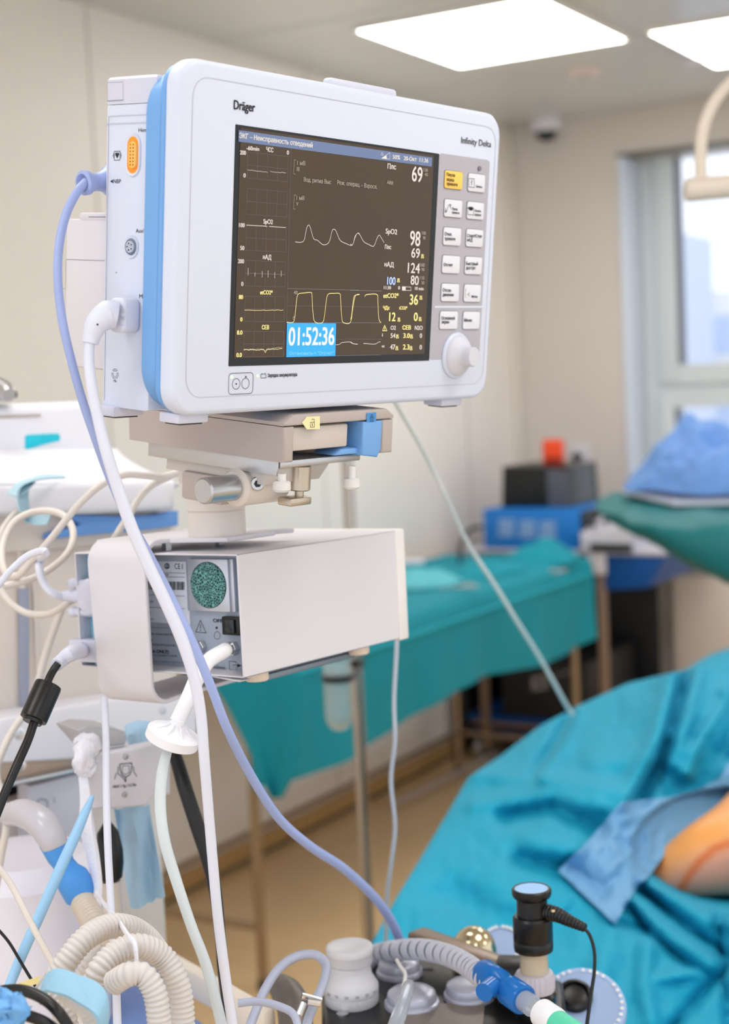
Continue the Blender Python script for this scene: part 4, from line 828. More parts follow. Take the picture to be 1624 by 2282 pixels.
# power plug, black cord with ferrite
t = thing('power_cord', 'black power cord with a ferrite barrel and pale angled plug', 'cord', P(180, 1448, 1.33))
_m = MOD.hit(195, 1447, 1, .006); b = MB(); b.box(MOD.sub(_m.x, _m.y, _m.z), -.0165, .03, -.009, .009, -.011, .0105, .0018); b.build('plug_body', M_lav, t)
b = MB(); b.tube([mq(182, 1449, -.002), P(160, 1455, 1.335), P(140, 1469, 1.325), P(126, 1482, 1.312)], [.0078, .0072, .0062, .0055], seg=16); b.build('strain_relief', M_lav, t)
cable('cord', [(130, 1478, 1.312), (118, 1495, 1.31), (108, 1515, 1.305), (100, 1540, 1.3), (85, 1580, 1.29), (74, 1615, 1.28), (62, 1650, 1.27), (42, 1695, 1.26), (18, 1750, 1.25), (-10, 1820, 1.24)], [17, 18, 18, 18, 18, 20, 20, 21, 21, 21], M_black, None, parent=t)
A = P(72, 1608, 1.285); B_ = P(108, 1526, 1.3); f_ = Fr(A, zaxis_to(B_-A)); L_ = (B_-A).length
b = MB(); R_ = 31/FP*1.29; b.lathe(f_, [(R_*.7, -.001), (R_*.74, .0015), (R_*.98, .002), (R_, .004), (R_, L_-.002), (R_*.97, L_), (R_*.62, L_)], 36); b.build('ferrite_barrel', M_black, t)
b = MB(); b.lathe(f_, [(R_*.6, L_-.0005), (R_*.6, L_+.0012), (R_*.4, L_+.0015)], 24); b.build('ferrite_core', mat('core_tan', (190, 168, 140), .6), t)
cable('thin_cable', [(232, 1555, 1.36), (236, 1640, 1.34), (237, 1760, 1.32), (241, 1900, 1.3), (250, 2060, 1.28), (258, 2180, 1.27), (262, 2310, 1.26)], [16, 16, 17, 17, 17, 18, 19], M_cabwhite, 'straight white cable hanging from under the left end of the strap bracket')
cable('diagonal_cable', [(-10, 1925, 1.25), (25, 1972, 1.25), (65, 2050, 1.24), (105, 2125, 1.23), (145, 2195, 1.22), (190, 2310, 1.21)], 15, M_cream, 'thin cream cable crossing the lower left corner diagonally')
cable('dark_hose', [(372, 1645, 1.5), (392, 1690, 1.49), (410, 1750, 1.47), (436, 1830, 1.46), (462, 1910, 1.45), (480, 1990, 1.44), (490, 2080, 1.43), (498, 2180, 1.42), (516, 2310, 1.41)], [22, 30, 33, 33, 32, 28, 24, 24, 24], M_softblack, 'thick black hose running down behind the white cable')
cable('ribbon_tube', [(206, 1775, 1.36), (190, 1810, 1.35), (165, 1868, 1.34), (128, 1950, 1.33), (88, 2040, 1.32), (48, 2130, 1.31), (8, 2230, 1.3), (-10, 2290, 1.3)], [10, 20, 24, 25, 25, 24, 22, 20], mat('tube_skyblue', (150, 196, 234), .35), 'light blue tube slanting down left over the blue connector')

# ================================================================== ANAESTHESIA MACHINE at the left
MC = Fr(P(200, 1300, 1.75), yawm(72))
def mh(px, py, off=0.0): q = MC.hit(px, py, 1, off); return (q.x, q.z)
def plate(mb, pts, off, th, bev=.002, seg=2): return mb.prism(MC, [mh(p[0], p[1], off) for p in pts], off, off+th, bev, seg)
am = thing('anaesthesia_machine', 'large white anaesthesia machine with a teal label, blue band and cream panels', 'anaesthesia machine', MC.w(0, .2, -1.2), MC.m)
M_am = mat('machine_white', (222, 222, 230), .5, var=.01); M_amc = mat('machine_cream', (214, 205, 198), .5, var=.02); M_amb = mat('machine_blue', (98, 148, 214), .5)
b = MB(); plate(b, [(-90, 905), (60, 898), (196, 893), (216, 900), (228, 925), (250, 985), (262, 1010), (262, 1075), (-90, 1075)], .12, .3, .012, 4); b.build('screen_housing', M_am, am)
b = MB(); plate(b, [(-90, 930), (0, 925), (88, 922), (92, 924), (92, 929), (0, 933), (-90, 938)], .119, .004, .0005); b.build('card_slot', mat('slot_grey', (176, 166, 160), .6), am)
b = MB(); plate(b, [(57, 972), (64, 969), (128, 966), (134, 970), (134, 982), (104, 989), (80, 996), (57, 1002)], .1185, .004, .0004); b.build('teal_badge', mat('badge_teal', (0, 186, 208), .4, var=0), am)
# sloping shoulder onto the worktop
b = MB(); G = []
for i in range(13):
    u = i/12; row = []
    for j in range(15):
        v = j/14; px = -90+v*(262+90+(400-262)*u**1.5); py = 1000+ (1078-1000)*u; off = .12*(1-u)**1.6
        q = MC.hit(px, py, 1, off); row.append(MC.M @ Vector((q.x, off, q.z)))
    G.append(row)
b.sheet(G, -.02); b.build('shoulder', M_am, am)
b = MB(); plate(b, [(-90, 1078), (380, 1066), (396, 1072), (396, 1128), (390, 1137), (200, 1146), (-90, 1152)], -.002, .35, .009, 4); b.build('worktop', M_am, am)
b = MB(); plate(b, [(-90, 1150), (100, 1140), (390, 1134), (390, 1200), (-90, 1240)], .03, .3, .002); b.build('worktop_underside', M_amc, am)
b = MB(); plate(b, [(150, 1146), (260, 1150), (340, 1148), (398, 1138), (398, 1172), (300, 1184), (200, 1192), (108, 1202), (112, 1190), (180, 1170)], .015, .02, .002); b.build('blue_band', M_amb, am)
b = MB(); plate(b, [(-90, 1200), (395, 1176), (395, 1535), (230, 1560), (-90, 1610)], .045, .3, .003); b.build('cabinet_body', M_amc, am)
b = MB(); plate(b, [(40, 1215), (52, 1214), (70, 1590), (58, 1590)], .04, .01, .001); plate(b, [(0, 1300), (72, 1294), (72, 1300), (0, 1306)], .041, .01, .001); plate(b, [(74, 1290), (78, 1290), (90, 1580), (86, 1580)], .041, .01, .001); b.build('panel_strip', mat('strip_cream', (226, 218, 212), .4), am)
b = MB(); plate(b, [(44, 1312), (66, 1310), (66, 1570), (48, 1575)], .038, .006, .001); b.build('slot_panel', mat('slot_bluegrey', (150, 156, 176), .5), am)
b = MB(); plate(b, [(-90, 1620), (118, 1580), (240, 1559), (440, 1536), (440, 1652), (420, 1660), (170, 1692), (-90, 1706)], .0, .12, .004, 3); b.build('lower_panel', M_am, am)
b = MB(); plate(b, [(-90, 1706), (170, 1664), (172, 1712), (-90, 1768)], .012, .1, .002); b.build('rail_face', mat('rail_tan', (186, 164, 146), .4), am)
b = MB(); plate(b, [(-90, 1768), (172, 1712), (172, 1722), (-90, 1780)], -.004, .03, .002); b.build('rail_lip', M_alu, am)
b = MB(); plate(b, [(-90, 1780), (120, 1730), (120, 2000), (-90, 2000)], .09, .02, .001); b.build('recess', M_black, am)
b = MB(); plate(b, [(66, 1752), (205, 1718), (215, 1900), (230, 2130), (60, 2150)], .03, .03, .003); ip = b.build('icon_panel', mat('panel_lavender', (206, 205, 216), .45), am)
b = MB(); pi_ = [c8(255, 1210), c8(272, 1190), c8(290, 1186), c8(305, 1196), c8(322, 1196), c8(330, 1220), c8(328, 1245), c8(318, 1262), c8(322, 1290), c8(350, 1300), c8(382, 1318), c8(350, 1328)]
pline(b, MC, 1, .03, pi_, 2, lift=.0005); pline(b, MC, 1, .03, [c8(255, 1210), c8(265, 1240), c8(280, 1256), c8(318, 1290)], 2, dash=.003, lift=.0005); pline(b, MC, 1, .03, [c8(340, 1306), c8(362, 1286), c8(380, 1316)], 1.6, lift=.0005); pline(b, MC, 1, .03, [c8(375, 1180), c8(378, 1216)], 1.4, lift=.0005); b.build('icon', mat('icon_grey', (90, 90, 102), .6), ip, smooth=False)
b = MB()
for k, (px, py, off) in enumerate(((44, 1634, 0), (45, 1706, .012), (362, 1583, 0))):
    x_, z_ = mh(px, py, off); b = MB(); f_ = MC.sub(x_, off, z_, Matrix.Rotation(PI/2, 3, 'X')); b.lathe(f_, [(.0075 if k < 2 else .0045, -.001), (.007 if k < 2 else .004, .001), (.003, .0012), (.0025, -.0003)], 20); b.build('screw', M_steel, am)
b = MB(); b.cyl(Fr(P(60, 2080, 1.62), Matrix.Identity(3)), .085, -.12, .088, 48, .02); b.build('absorber_canister', mat('canister_pale', (222, 220, 232), .35), am)
b = MB(); b.box(MC, -.3, .12, .06, .35, -1.2, -.25, .01); b.build('lower_body', M_amc, am)
# trolley rail at the bottom
b = MB(); d1_ = 1.62
A = P(330, 2100, 1.7); B_ = P(600, 2250, 1.5); f_ = Fr(A, zaxis_to(B_-A, 0)); L_ = (B_-A).length
b.box(Fr((A+B_)/2, yawm(math.degrees(math.atan2((B_-A).y, (B_-A).x)))), -L_/2, L_/2, -.008, .008, -.03, .0, .004); b.build('trolley_rail', mat('rail_cream', (226, 216, 202), .4), am)
b = MB(); c_ = HZ(440, 2230, A.z-.05); b.box(Fr(c_, yawm(math.degrees(math.atan2((B_-A).y, (B_-A).x)))), -.16, .12, -.16, -.02, -.05, 0, .01); b.build('trolley_tray', mat('tray_blue', (110, 138, 196), .5), am)
# handset / device at far left edge
t = thing('arm_end', 'grey metal arm end with a black cap at the left edge above the machine', 'arm', P(10, 880, 1.75))
b = MB(); b.tube([P(-60, 862, 1.8), P(0, 868, 1.78), P(20, 880, 1.76)], [.012, .014, .008]); b.build('arm', M_alu, t)
b = MB(); b.prism(MC, [mh(*c5(*p), .1) for p in ((66, 198), (90, 205), (126, 232), (134, 255), (128, 280), (100, 275), (60, 262))], .1, .13, .002); b.build('cap', M_black, t)
# pale blue strap draped over the worktop edge
t = thing('pale_blue_strap', 'pale blue fabric strap draped over the white worktop edge', 'strap', P(70, 1150, 1.6))
def ribbon(mb, L, R, th=.0015, sub=6):
    """ribbon between two lists of (px,py,depth)"""
    LL = smooth3(L, sub); RR = smooth3(R, sub); G = [[a.lerp(b_, k/4) for k in range(5)] for a, b_ in zip(LL, RR)]; return mb.sheet(G, th)
def smooth3(pts, n):
    Q = [P(*p) for p in pts]; out = []
    for i in range(len(Q)-1):
        p0 = Q[max(i-1, 0)]; p1 = Q[i]; p2 = Q[i+1]; p3 = Q[min(i+2, len(Q)-1)]
        for k in range(n):
            s = k/n; out.append(.5*((2*p1)+(p2-p0)*s+(2*p0-5*p1+4*p2-p3)*s*s+(3*p1-p0-3*p2+p3)*s**3))
    return out+[Q[-1]]
M_strap = mat('strap_paleblue', (168, 200, 214), .75, bump=.3, bscale=400)
b = MB(); ribbon(b, [(140, 1062, 1.72), (110, 1060, 1.68), (72, 1068, 1.64), (64, 1100, 1.62), (66, 1140, 1.62), (62, 1168, 1.63)], [(146, 1066, 1.64), (90, 1070, 1.6), (48, 1085, 1.57), (40, 1110, 1.57), (46, 1140, 1.57), (60, 1166, 1.58)]); b.build('strap_front', M_strap, t)
b = MB(); ribbon(b, [(66, 1068, 1.62), (40, 1078, 1.6), (18, 1102, 1.6)], [(80, 1075, 1.6), (58, 1098, 1.58), (36, 1108, 1.58)]); b.build('strap_tail', M_strap, t)
b = MB(); ribbon(b, [(68, 1132, 1.59), (90, 1138, 1.58), (112, 1150, 1.57)], [(52, 1158, 1.59), (78, 1170, 1.58), (104, 1168, 1.57)]); b.build('strap_end', M_strap, t)

# bracket with the bag icon
t = thing('hose_bracket', 'grey-white bracket with a printed bag symbol and two screws', 'bracket', P(290, 1740, 1.5))
BK = Fr(P(290, 1730, 1.5), yawm(68))
def bk(X, Y, off=0): q = BK.hit(*c8(X, Y), 1, off); return (q.x, q.z)
M_bk = mat('bracket_white', (214, 212, 220), .42)
b = MB(); b.prism(BK, [bk(*p) for p in ((645, 880), (900, 840), (1120, 800), (1190, 820), (1190, 1160), (1085, 1165), (1030, 1215), (1030, 1235), (900, 1250), (760, 1262), (655, 1250))], 0, .02, .003, 3); b.build('plate', M_bk, t)
b = MB(); p_ = bk(690, 1060); b.cyl(BK.sub(bk(672, 1060)[0]+.004, .012, bk(690, 1070)[1]), .014, bk(690, 1250)[1]-bk(690, 1070)[1], bk(690, 876)[1]-bk(690, 1070)[1], 24, .001); b.build('sleeve', M_bk, t)
b = MB(); b.prism(BK, [bk(*p) for p in ((570, 720), (670, 690), (830, 700), (920, 730), (930, 800), (915, 830), (690, 860), (600, 760))], .012, .06, .004, 3); b.build('latch_block', mat('latch_grey', (184, 184, 188), .4, metal=.2), t)
for X, Y in ((873, 893), (868, 1157)):
    x_, z_ = bk(X, Y); b = MB(); b.lathe(BK.sub(x_, 0, z_, Matrix.Rotation(PI/2, 3, 'X')), [(.0032, -.0005), (.0030, .0012), (.001, .0013), (.0008, .0003)], 16); b.build('screw', M_alu, t)
b = MB(); pl = [(832, 945), (915, 938), (912, 990), (900, 1020), (872, 1036), (848, 1022), (836, 990)]; pline(b, BK, 1, 0, [c8(*p) for p in pl], 2, True, lift=.0006)
pline(b, BK, 1, 0, [c8(850, 958), c8(896, 956), c8(896, 1004), c8(872, 1018), c8(850, 1006)], 1.2, True, lift=.0006); pline(b, BK, 1, 0, [c8(822, 960), c8(818, 1010), c8(860, 1048), c8(872, 1070)], 1.6, lift=.0006); pline(b, BK, 1, 0, [c8(924, 960), c8(930, 1000), c8(950, 1030)], 1.6, lift=.0006); pline(b, BK, 1, 0, [c8(808, 1008), c8(795, 1050)], 1.6, lift=.0006); pline(b, BK, 1, 0, [c8(873, 1036), c8(872, 1068)], 3, lift=.0006)
ptext(b, BK, 1, 0, 'MAX 1 kg / 2.2 lbs', c8(785, 1112), c8(946, 1096), 6, .02, .0006); b.build('bag_symbol', mat('icon_dark', (70, 70, 84), .6), t, smooth=False)
# white gauze
def blob(mb, pts, rs, seed=1, amp=.25):
    n = len(mb.v); mb.tube(pts, rs, seg=22, sub=10); rnd = random.Random(seed)
    from mathutils import noise
    for i in range(n, len(mb.v)):
        v = mb.v[i]; nn = noise.noise_vector(v*90+Vector((seed, 0, 0)))+.6*noise.noise_vector(v*230+Vector((seed, 5, 0)))+.3*noise.noise_vector(v*520); mb.v[i] = v+nn*amp*.015
    return mb
M_gz = mat('gauze', (232, 232, 242), .9, bump=.6, bscale=500)
t = thing('gauze_strip', 'crumpled white gauze tied at the left of the symbol bracket', 'gauze', P(190, 1720, 1.45))
b = MB(); blob(b, [P(178, 1645, 1.47), P(195, 1662, 1.46), P(186, 1690, 1.45), P(190, 1715, 1.46), P(182, 1735, 1.46)], [.006, .013, .010, .011, .006], 3, .3); b.build('knot', M_gz, t, ang=89)
b = MB(); ribbon(b, [(176, 1730, 1.46), (180, 1790, 1.45), (185, 1850, 1.44), (200, 1910, 1.43), (214, 1975, 1.42), (212, 2050, 1.4)], [(196, 1730, 1.46), (204, 1790, 1.45), (212, 1850, 1.43), (222, 1910, 1.42), (228, 1975, 1.41), (222, 2050, 1.4)], .004); b.build('tail', M_gz, t)
cable('white_tie', [(215, 1990, 1.38), (236, 2020, 1.33), (262, 2050, 1.25), (285, 2085, 1.19), (300, 2105, 1.17), (304, 2145, 1.165), (300, 2175, 1.17)], [12, 14, 16, 18, 20, 18, 14], M_gz, 'white tie looped over the corrugated hoses', 'tie', flat=.5)
# blue tissue and black pear shaped bag
t = thing('blue_tissue', 'pale blue tissue sheet hanging behind the symbol bracket', 'tissue', P(330, 1900, 1.52))
b = MB(); G = []
for i in range(16):
    u = i/15; row = []
    for j in range(9):
        v = j/8; x_ = (252+40*u)*(1-v)+(332+36*u)*v; y_ = 1800+(222 if j < 6 else 205)*u-10*v+6*math.sin(v*9); row.append(P(x_, y_, 1.53+.008*math.sin(v*8+u*3)))
    G.append(row)
b.sheet(G, .001); b.build('sheet', mat('tissue_blue', (162, 196, 222), .8, bump=.3, bscale=90), t)
b = MB(); blob(b, [P(290, 1625, 1.6), P(315, 1640, 1.58), P(345, 1660, 1.57)], [.006, .016, .012], 5, .2); b.build('upper_bunch', mat('tissue_blue', (0, 0, 0)), t)
t = thing('breathing_bag', 'small black bag hanging below the symbol bracket', 'breathing bag', P(245, 1900, 1.49))
f_ = Fr(P(247, 1963, 1.49), Matrix.Identity(3)); b = MB(); s_ = 1.49/FP
b.lathe(f_, [(16*s_, 0), (26*s_, 8*s_), (31*s_, 40*s_), (31*s_, 70*s_), (24*s_, 110*s_), (12*s_, 128*s_), (7*s_, 135*s_), (7*s_, 150*s_)], 28); b.build('bag', M_black, t)
b = MB(); b.cyl(f_, 22*s_, -130*s_, 0, 24); b.build('clear_pot', mat('pot_beige', (206, 198, 190), .3), t)
# grey elbow, blue connector, beige corrugated hose
t = thing('elbow_tube', 'grey elbow tube leading into a bright blue connector', 'tube connector', P(100, 1870, 1.42))
b = MB(); b.tube([P(20, 1815, 1.5), P(52, 1812, 1.46), P(90, 1832, 1.43), P(112, 1862, 1.42), P(122, 1885, 1.42)], [.011, .0135, .0145, .0135, .0125], seg=24); b.build('elbow', mat('elbow_grey', (196, 194, 204), .22, trans=.1), t)
A = P(112, 1872, 1.42); B_ = P(185, 2000, 1.42); f_ = Fr(A, zaxis_to(B_-A)); s_ = 1.42/FP
b = MB(); b.lathe(f_, [(24*s_, 0), (28*s_, 2*s_), (28*s_, 40*s_), (24*s_, 62*s_), (27*s_, 78*s_), (36*s_, 92*s_), (38*s_, 100*s_), (38*s_, 140*s_), (34*s_, 147*s_), (30*s_, 140*s_)], 36); b.build('blue_connector', mat('connector_blue', (70, 146, 222), .4), t)
cable('bent_hose', [(178, 1995, 1.42), (195, 2030, 1.4), (215, 2065, 1.37), (240, 2110, 1.35)], 58, mat('hose_beige', (212, 200, 186), .35, trans=.15), 'beige ribbed hose end under the blue connector', 'hose', corr=.1, pitch=.006, seg=24)
# corrugated breathing hoses
for lbl, pts in (('corrugated hose arching highest over the bundle', [(120, 2190, 1.2), (150, 2140, 1.2), (190, 2092, 1.21), (240, 2065, 1.23), (290, 2068, 1.25), (330, 2095, 1.27), (355, 2130, 1.29)]),
                 ('corrugated hose with the widest arch on the right of the bundle', [(205, 2205, 1.17), (222, 2160, 1.17), (262, 2120, 1.18), (312, 2108, 1.19), (360, 2130, 1.2), (392, 2180, 1.2), (405, 2240, 1.2), (408, 2330, 1.2)]),
                 ('innermost corrugated hose bending down right of the white cable', [(255, 2190, 1.15), (285, 2172, 1.14), (318, 2172, 1.14), (342, 2205, 1.14), (352, 2250, 1.14), (358, 2330, 1.14)]),
                 ('thin corrugated hose glimpsed between the two upper arches', [(178, 2180, 1.24), (200, 2140, 1.24), (225, 2115, 1.25)]),
                 ('short corrugated hose end showing below the blue wrap, left', [(85, 2190, 1.16), (118, 2215, 1.16), (140, 2248, 1.16), (150, 2300, 1.16)]),
                 ('short corrugated hose end showing below the blue wrap, right', [(150, 2210, 1.14), (190, 2238, 1.13), (212, 2268, 1.13), (220, 2320, 1.13)])):
    cable('corrugated_hose', pts, 30 if 'thin' in lbl else 56, M_corr, 'white '+lbl, 'hose', corr=.15, pitch=.0041, seg=24).__setitem__('group', 'corrugated breathing hoses')
t = thing('blue_wrap', 'light blue foam band around the corrugated hoses', 'band', P(165, 2210, 1.12))
b = MB(); ribbon(b, [(88, 2240, 1.16), (90, 2200, 1.13), (108, 2166, 1.12), (135, 2158, 1.115), (175, 2172, 1.11), (215, 2188, 1.105), (238, 2215, 1.1), (244, 2260, 1.1), (238, 2310, 1.11)], [(92, 2225, 1.12), (100, 2206, 1.11), (120, 2210, 1.10), (150, 2218, 1.095), (180, 2236, 1.09), (205, 2252, 1.085), (222, 2272, 1.085), (226, 2300, 1.09), (222, 2330, 1.1)], .003); b.build('band', mat('wrap_lightblue', (146, 190, 216), .8, bump=.3, bscale=300), t)
cable('black_tube', [(-20, 2212, 1.08), (40, 2206, 1.07), (90, 2222, 1.06), (130, 2255, 1.05), (160, 2300, 1.05)], 26, M_black, 'upper glossy black tube curving in the lower left corner', 'tube')
cable('black_tube', [(5, 2266, 1.05), (50, 2262, 1.05), (95, 2276, 1.05), (130, 2300, 1.05)], 26, M_black, 'lower glossy black tube in the lower left corner beside the blue tie', 'tube')
cable('thin_black_lead', [(-10, 2065, 1.3), (20, 2100, 1.3), (50, 2150, 1.3), (80, 2200, 1.3)], 7, M_black, 'thin black lead behind the light blue tube at lower left', 'lead')
b = MB(); blob(b, [P(-12, 2225, 1.03), P(10, 2240, 1.03), P(30, 2262, 1.03), P(8, 2282, 1.03), P(-14, 2300, 1.03)], [.007, .011, .009, .011, .009], 8, .4)
tag(b.build('blue_tie', mat('tie_blue', (110, 170, 226), .6, bump=.3), ang=89), 'crumpled blue plastic tie at the bottom left corner', 'tie')
b = MB(); q = [P(*c9(*p), 1.18) for p in ((120, 1190), (262, 1145), (245, 1195), (150, 1222))]; n_ = (CC-q[0]).normalized()*.0008; b.add(q+[v-n_ for v in q], [(0, 1, 2, 3), (7, 6, 5, 4), (0, 4, 5, 1), (1, 5, 6, 2), (2, 6, 7, 3), (3, 7, 4, 0)])
tag(b.build('yellow_tag', mat('tag_yellow', (232, 214, 150), .6)), 'small pale yellow tag under the light blue tube', 'tag')

# ================================================================== BREATHING SYSTEM at the bottom right
BZ = P(785, 2242, 1.5).z
bs_ = thing('breathing_block', 'black breathing system block with silver valve caps at the bottom', 'breathing block', HZ(1000, 2300, BZ))
BF = Fr(HZ(735, 2225, BZ), yawm(42))      # x to the right/back, y away
c10 = crop(500, 1880, 3.248); c11 = crop(940, 1900, 3.248)
def bt(px, py, z=0.0): q = HZ(px, py, BZ+z); return BF.I @ q
b = MB(); pts = [bt(*p) for p in ((716, 2215), (742, 2196), (880, 2128), (1100, 2130), (1255, 2185), (1262, 2260), (1120, 2330), (716, 2330))]
b.prism(BF, [(p.x, p.y) for p in pts], -.14, 0, .006, 3, axis='z'); b.build('block', mat('block_black', (12, 13, 16), .3), bs_)
cx_ = sum(p.x for p in pts)/len(pts); cy_ = sum(p.y for p in pts)/len(pts)
b = MB(); b.prism(BF, [(cx_+(p.x-cx_)*.6, cy_+(p.y-cy_)*.6) for p in pts], -BZ+.02, -.1405, .004, axis='z'); b.build('pedestal', mat('pedestal_cream', (206, 200, 196), .5), bs_)
b = MB(); q = bt(1060, 2262, .001); b.prism(BF, [(p.x, p.y) for p in (bt(880, 2262), bt(985, 2240), bt(1080, 2238), bt(1075, 2300), bt(860, 2320))], .0005, .002, axis='z'); b.build('reflection_patch', mat('reflection_brown', (120, 108, 100), .35), bs_)  # brown patch imitates the brownish reflection on the glossy black top
for px, py in ((765, 2262), (788, 2252)):
    q = HZ(px-2, py, BZ); b = MB(); b.lathe(Fr(q, Matrix.Identity(3)), [(.006 if px == 765 else .004, 0), (.006 if px == 765 else .004, .002), (.002, .003)], 16); b.build('screw', M_steel, bs_)
b = MB(); 
for k in range(6): q = HZ(931+k*6, 2157, BZ+.0005); b.lathe(Fr(q, Matrix.Identity(3)), [(.0019, 0), (.0019, .0006), (.0012, .0006), (.0012, 0)], 10, cap=False)
b.build('ring_marks', mat('mark_grey', (170, 172, 180), .5), bs_)
M_cap = mat('valve_cap', (186, 188, 206), .3, metal=.35)
for px, py, rx, lbl in ((890, 2170, 52, 'valve cap under the clear tube end'), (918, 2240, 62, 'valve cap with the clear tube on it'), (1046, 2222, 58, 'valve cap nearest the blue connector')):
    q = HZ(px, py, BZ); d = (q-CC).dot(CF); s_ = d/FP; f_ = Fr(q, Matrix.Identity(3)); r_ = rx*s_
    b = MB(); b.lathe(f_, [(r_, 0), (r_, .003), (r_*.98, .0045), (r_*.9, .0055), (r_*.9, .009), (r_*.86, .013), (r_*.74, .0155), (r_*.5, .0165), (.001, .0168)], 48); o = b.build('valve_cap', M_cap, bs_); o['label'] = 'silver '+lbl
# pressure relief knob
q = HZ(784, 2232, BZ); d = (q-CC).dot(CF); s_ = d/FP; f_ = Fr(q, Matrix.Identity(3)); t = thing('relief_valve', 'tall ribbed pale grey relief valve knob on the black block', 'valve knob', q)
M_kn = mat('knob_palegrey', (206, 206, 212), .42)
b = MB(); b.lathe(f_, [(56*s_, -4*s_), (60*s_, 2*s_), (60*s_, 22*s_)], 120, ribs=40, ribamp=.012, ribz=(0, 30*s_)); b.lathe(f_, [(59*s_, 22*s_), (61*s_, 26*s_), (61*s_, 40*s_), (54*s_, 52*s_), (48*s_, 62*s_), (46*s_, 74*s_)], 48); b.build('dial_base', M_kn, t)
b = MB(); b.lathe(f_, [(46*s_, 74*s_), (46*s_, 88*s_), (50*s_, 92*s_)], 48); b.build('waist', M_kn, t)
b = MB(); b.lathe(f_, [(49*s_, 92*s_), (50*s_, 94*s_), (51*s_, 112*s_), (52*s_, 114*s_)], 120, ribs=40, ribamp=.014, ribz=(93*s_, 113*s_)); b.lathe(f_, [(52*s_, 114*s_), (53*s_, 122*s_), (51*s_, 128*s_), (46*s_, 129*s_), (30*s_, 124*s_), (.001, 121*s_)], 48); b.build('knob_top', M_kn, t)
b = MB()
for k, ch in enumerate(('80', '70', '50', '30', '20', '10')):
    a = math.radians(-58+k*24)-math.radians(59.5)+math.radians(0); 
    a = math.atan2((CC-q).y, (CC-q).x)+math.radians((k-2.5)*22); v, f = text_mesh(ch); hgt = .0042; R_ = 61.3*s_
    for_ = [Vector((math.cos(a+(p.x-.5)*hgt/R_)*R_, math.sin(a+(p.x-.5)*hgt/R_)*R_, 30*s_+p.y*hgt)) for p in v]; b.add(for_, f, f_.M)
b.build('scale_numbers', mat('scale_grey', (90, 90, 100), .6), t, smooth=False)
# grey cable loop with clamp
cable('grey_cable', [(548, 2310, 1.3), (565, 2265, 1.32), (588, 2210, 1.35), (620, 2160, 1.38), (660, 2132, 1.4), (702, 2128, 1.4), (726, 2150, 1.39), (722, 2185, 1.37), (706, 2225, 1.35), (690, 2262, 1.33), (676, 2310, 1.3)], 21, mat('cable_grey', (168, 174, 196), .4), 'grey cable making a tall loop left of the ribbed knob')
cable('grey_cable', [(530, 2236, 1.28), (575, 2232, 1.28), (620, 2242, 1.27), (655, 2262, 1.26), (668, 2310, 1.25)], 18, mat('cable_grey', (0, 0, 0)), 'short grey cable lying across below the tall loop')
t = thing('tube_clamp', 'small shiny metal clamp on the grey loop cable', 'clamp', P(690, 2235, 1.33))
b = MB(); b.tube([P(672, 2219, 1.325), P(715, 2231, 1.33)], .0028, seg=10, smooth=False); b.tube([P(686, 2232, 1.322), P(714, 2236, 1.322)], .0035, seg=10, smooth=False); b.build('clamp_bar', M_steel, t)
b = MB(); b.tube([P(677, 2235, 1.315), P(666, 2262, 1.31)], .0032, seg=10, smooth=False); b.build('clamp_screw', M_steel, t)
t = thing('dark_bracket', 'dark blurred bracket stub beside the trolley rail at the bottom', 'bracket', P(645, 2230, 1.5))
b = MB(); b.tube([P(622, 2195, 1.55), P(640, 2215, 1.53), P(655, 2250, 1.5), (P(660, 2300, 1.48))], [.012, .016, .017, .017], seg=16); b.build('stub', mat('stub_brown', (112, 104, 98), .4, metal=.4), t)
# clear tubes rising from the cap
cable('clear_sensor_tube', [(872, 2310, 1.33), (890, 2260, 1.36), (905, 2215, 1.4), (912, 2195, 1.42)], [36, 34, 30, 26], mat('clear_soft', (206, 214, 226), .1, trans=.6, var=0, ior=1.25), 'thick clear tube standing on the middle valve cap', 'tube')
cable('thin_clear_tube', [(884, 2140, 1.5), (893, 2155, 1.48), (903, 2172, 1.46), (898, 2200, 1.43), (884, 2240, 1.39), (868, 2310, 1.34)], [8, 9, 9, 9, 9, 9], mat('tube_offwhite', (220, 218, 216), .3), 'thin off-white tube looping over the left valve caps', 'tube')
# corrugated clear tube to blue connector
hpts = [(822, 2140, 1.62), (842, 2126, 1.6), (885, 2118, 1.56), (940, 2116, 1.52), (995, 2128, 1.48), (1040, 2150, 1.44), (1075, 2178, 1.41), (1095, 2192, 1.4)]
t = thing('clear_corrugated_hose', 'clear corrugated hose arching over the black block', 'hose', P(940, 2116, 1.52))
cable('hose_wall', hpts, 40, mat('corr_shade', (128, 132, 148), .15, trans=.35, var=0, ior=1.2), None, parent=t, seg=24)  # darker core colour paints the shade between the ridges
Q = smooth3(hpts, 12); acc = 0; b = MB(); rr_ = 22.5*1.48/FP
for i in range(1, len(Q)-1):
    acc += (Q[i]-Q[i-1]).length
    if acc >= .0052:
        acc -= .0052; f_ = Fr(Q[i], zaxis_to(Q[i+1]-Q[i-1])); b.lathe(f_, [(rr_*.88, -.0016), (rr_*1.05, -.0009), (rr_*1.1, 0), (rr_*1.05, .0009), (rr_*.88, .0016)], 24, cap=False)
b.build('hose_ridges', mat('corr_highlight', (204, 206, 220), .15, trans=.15, var=0, ior=1.3), t)  # paler ridge colour paints the bright edges of the clear hose
t = thing('blue_valve_connector', 'translucent blue connector joining the clear corrugated hose to the white end piece', 'connector', P(1130, 2210, 1.36))
M_bt = mat('connector_clearblue', (38, 120, 206), .15, trans=.25, ior=1.3)
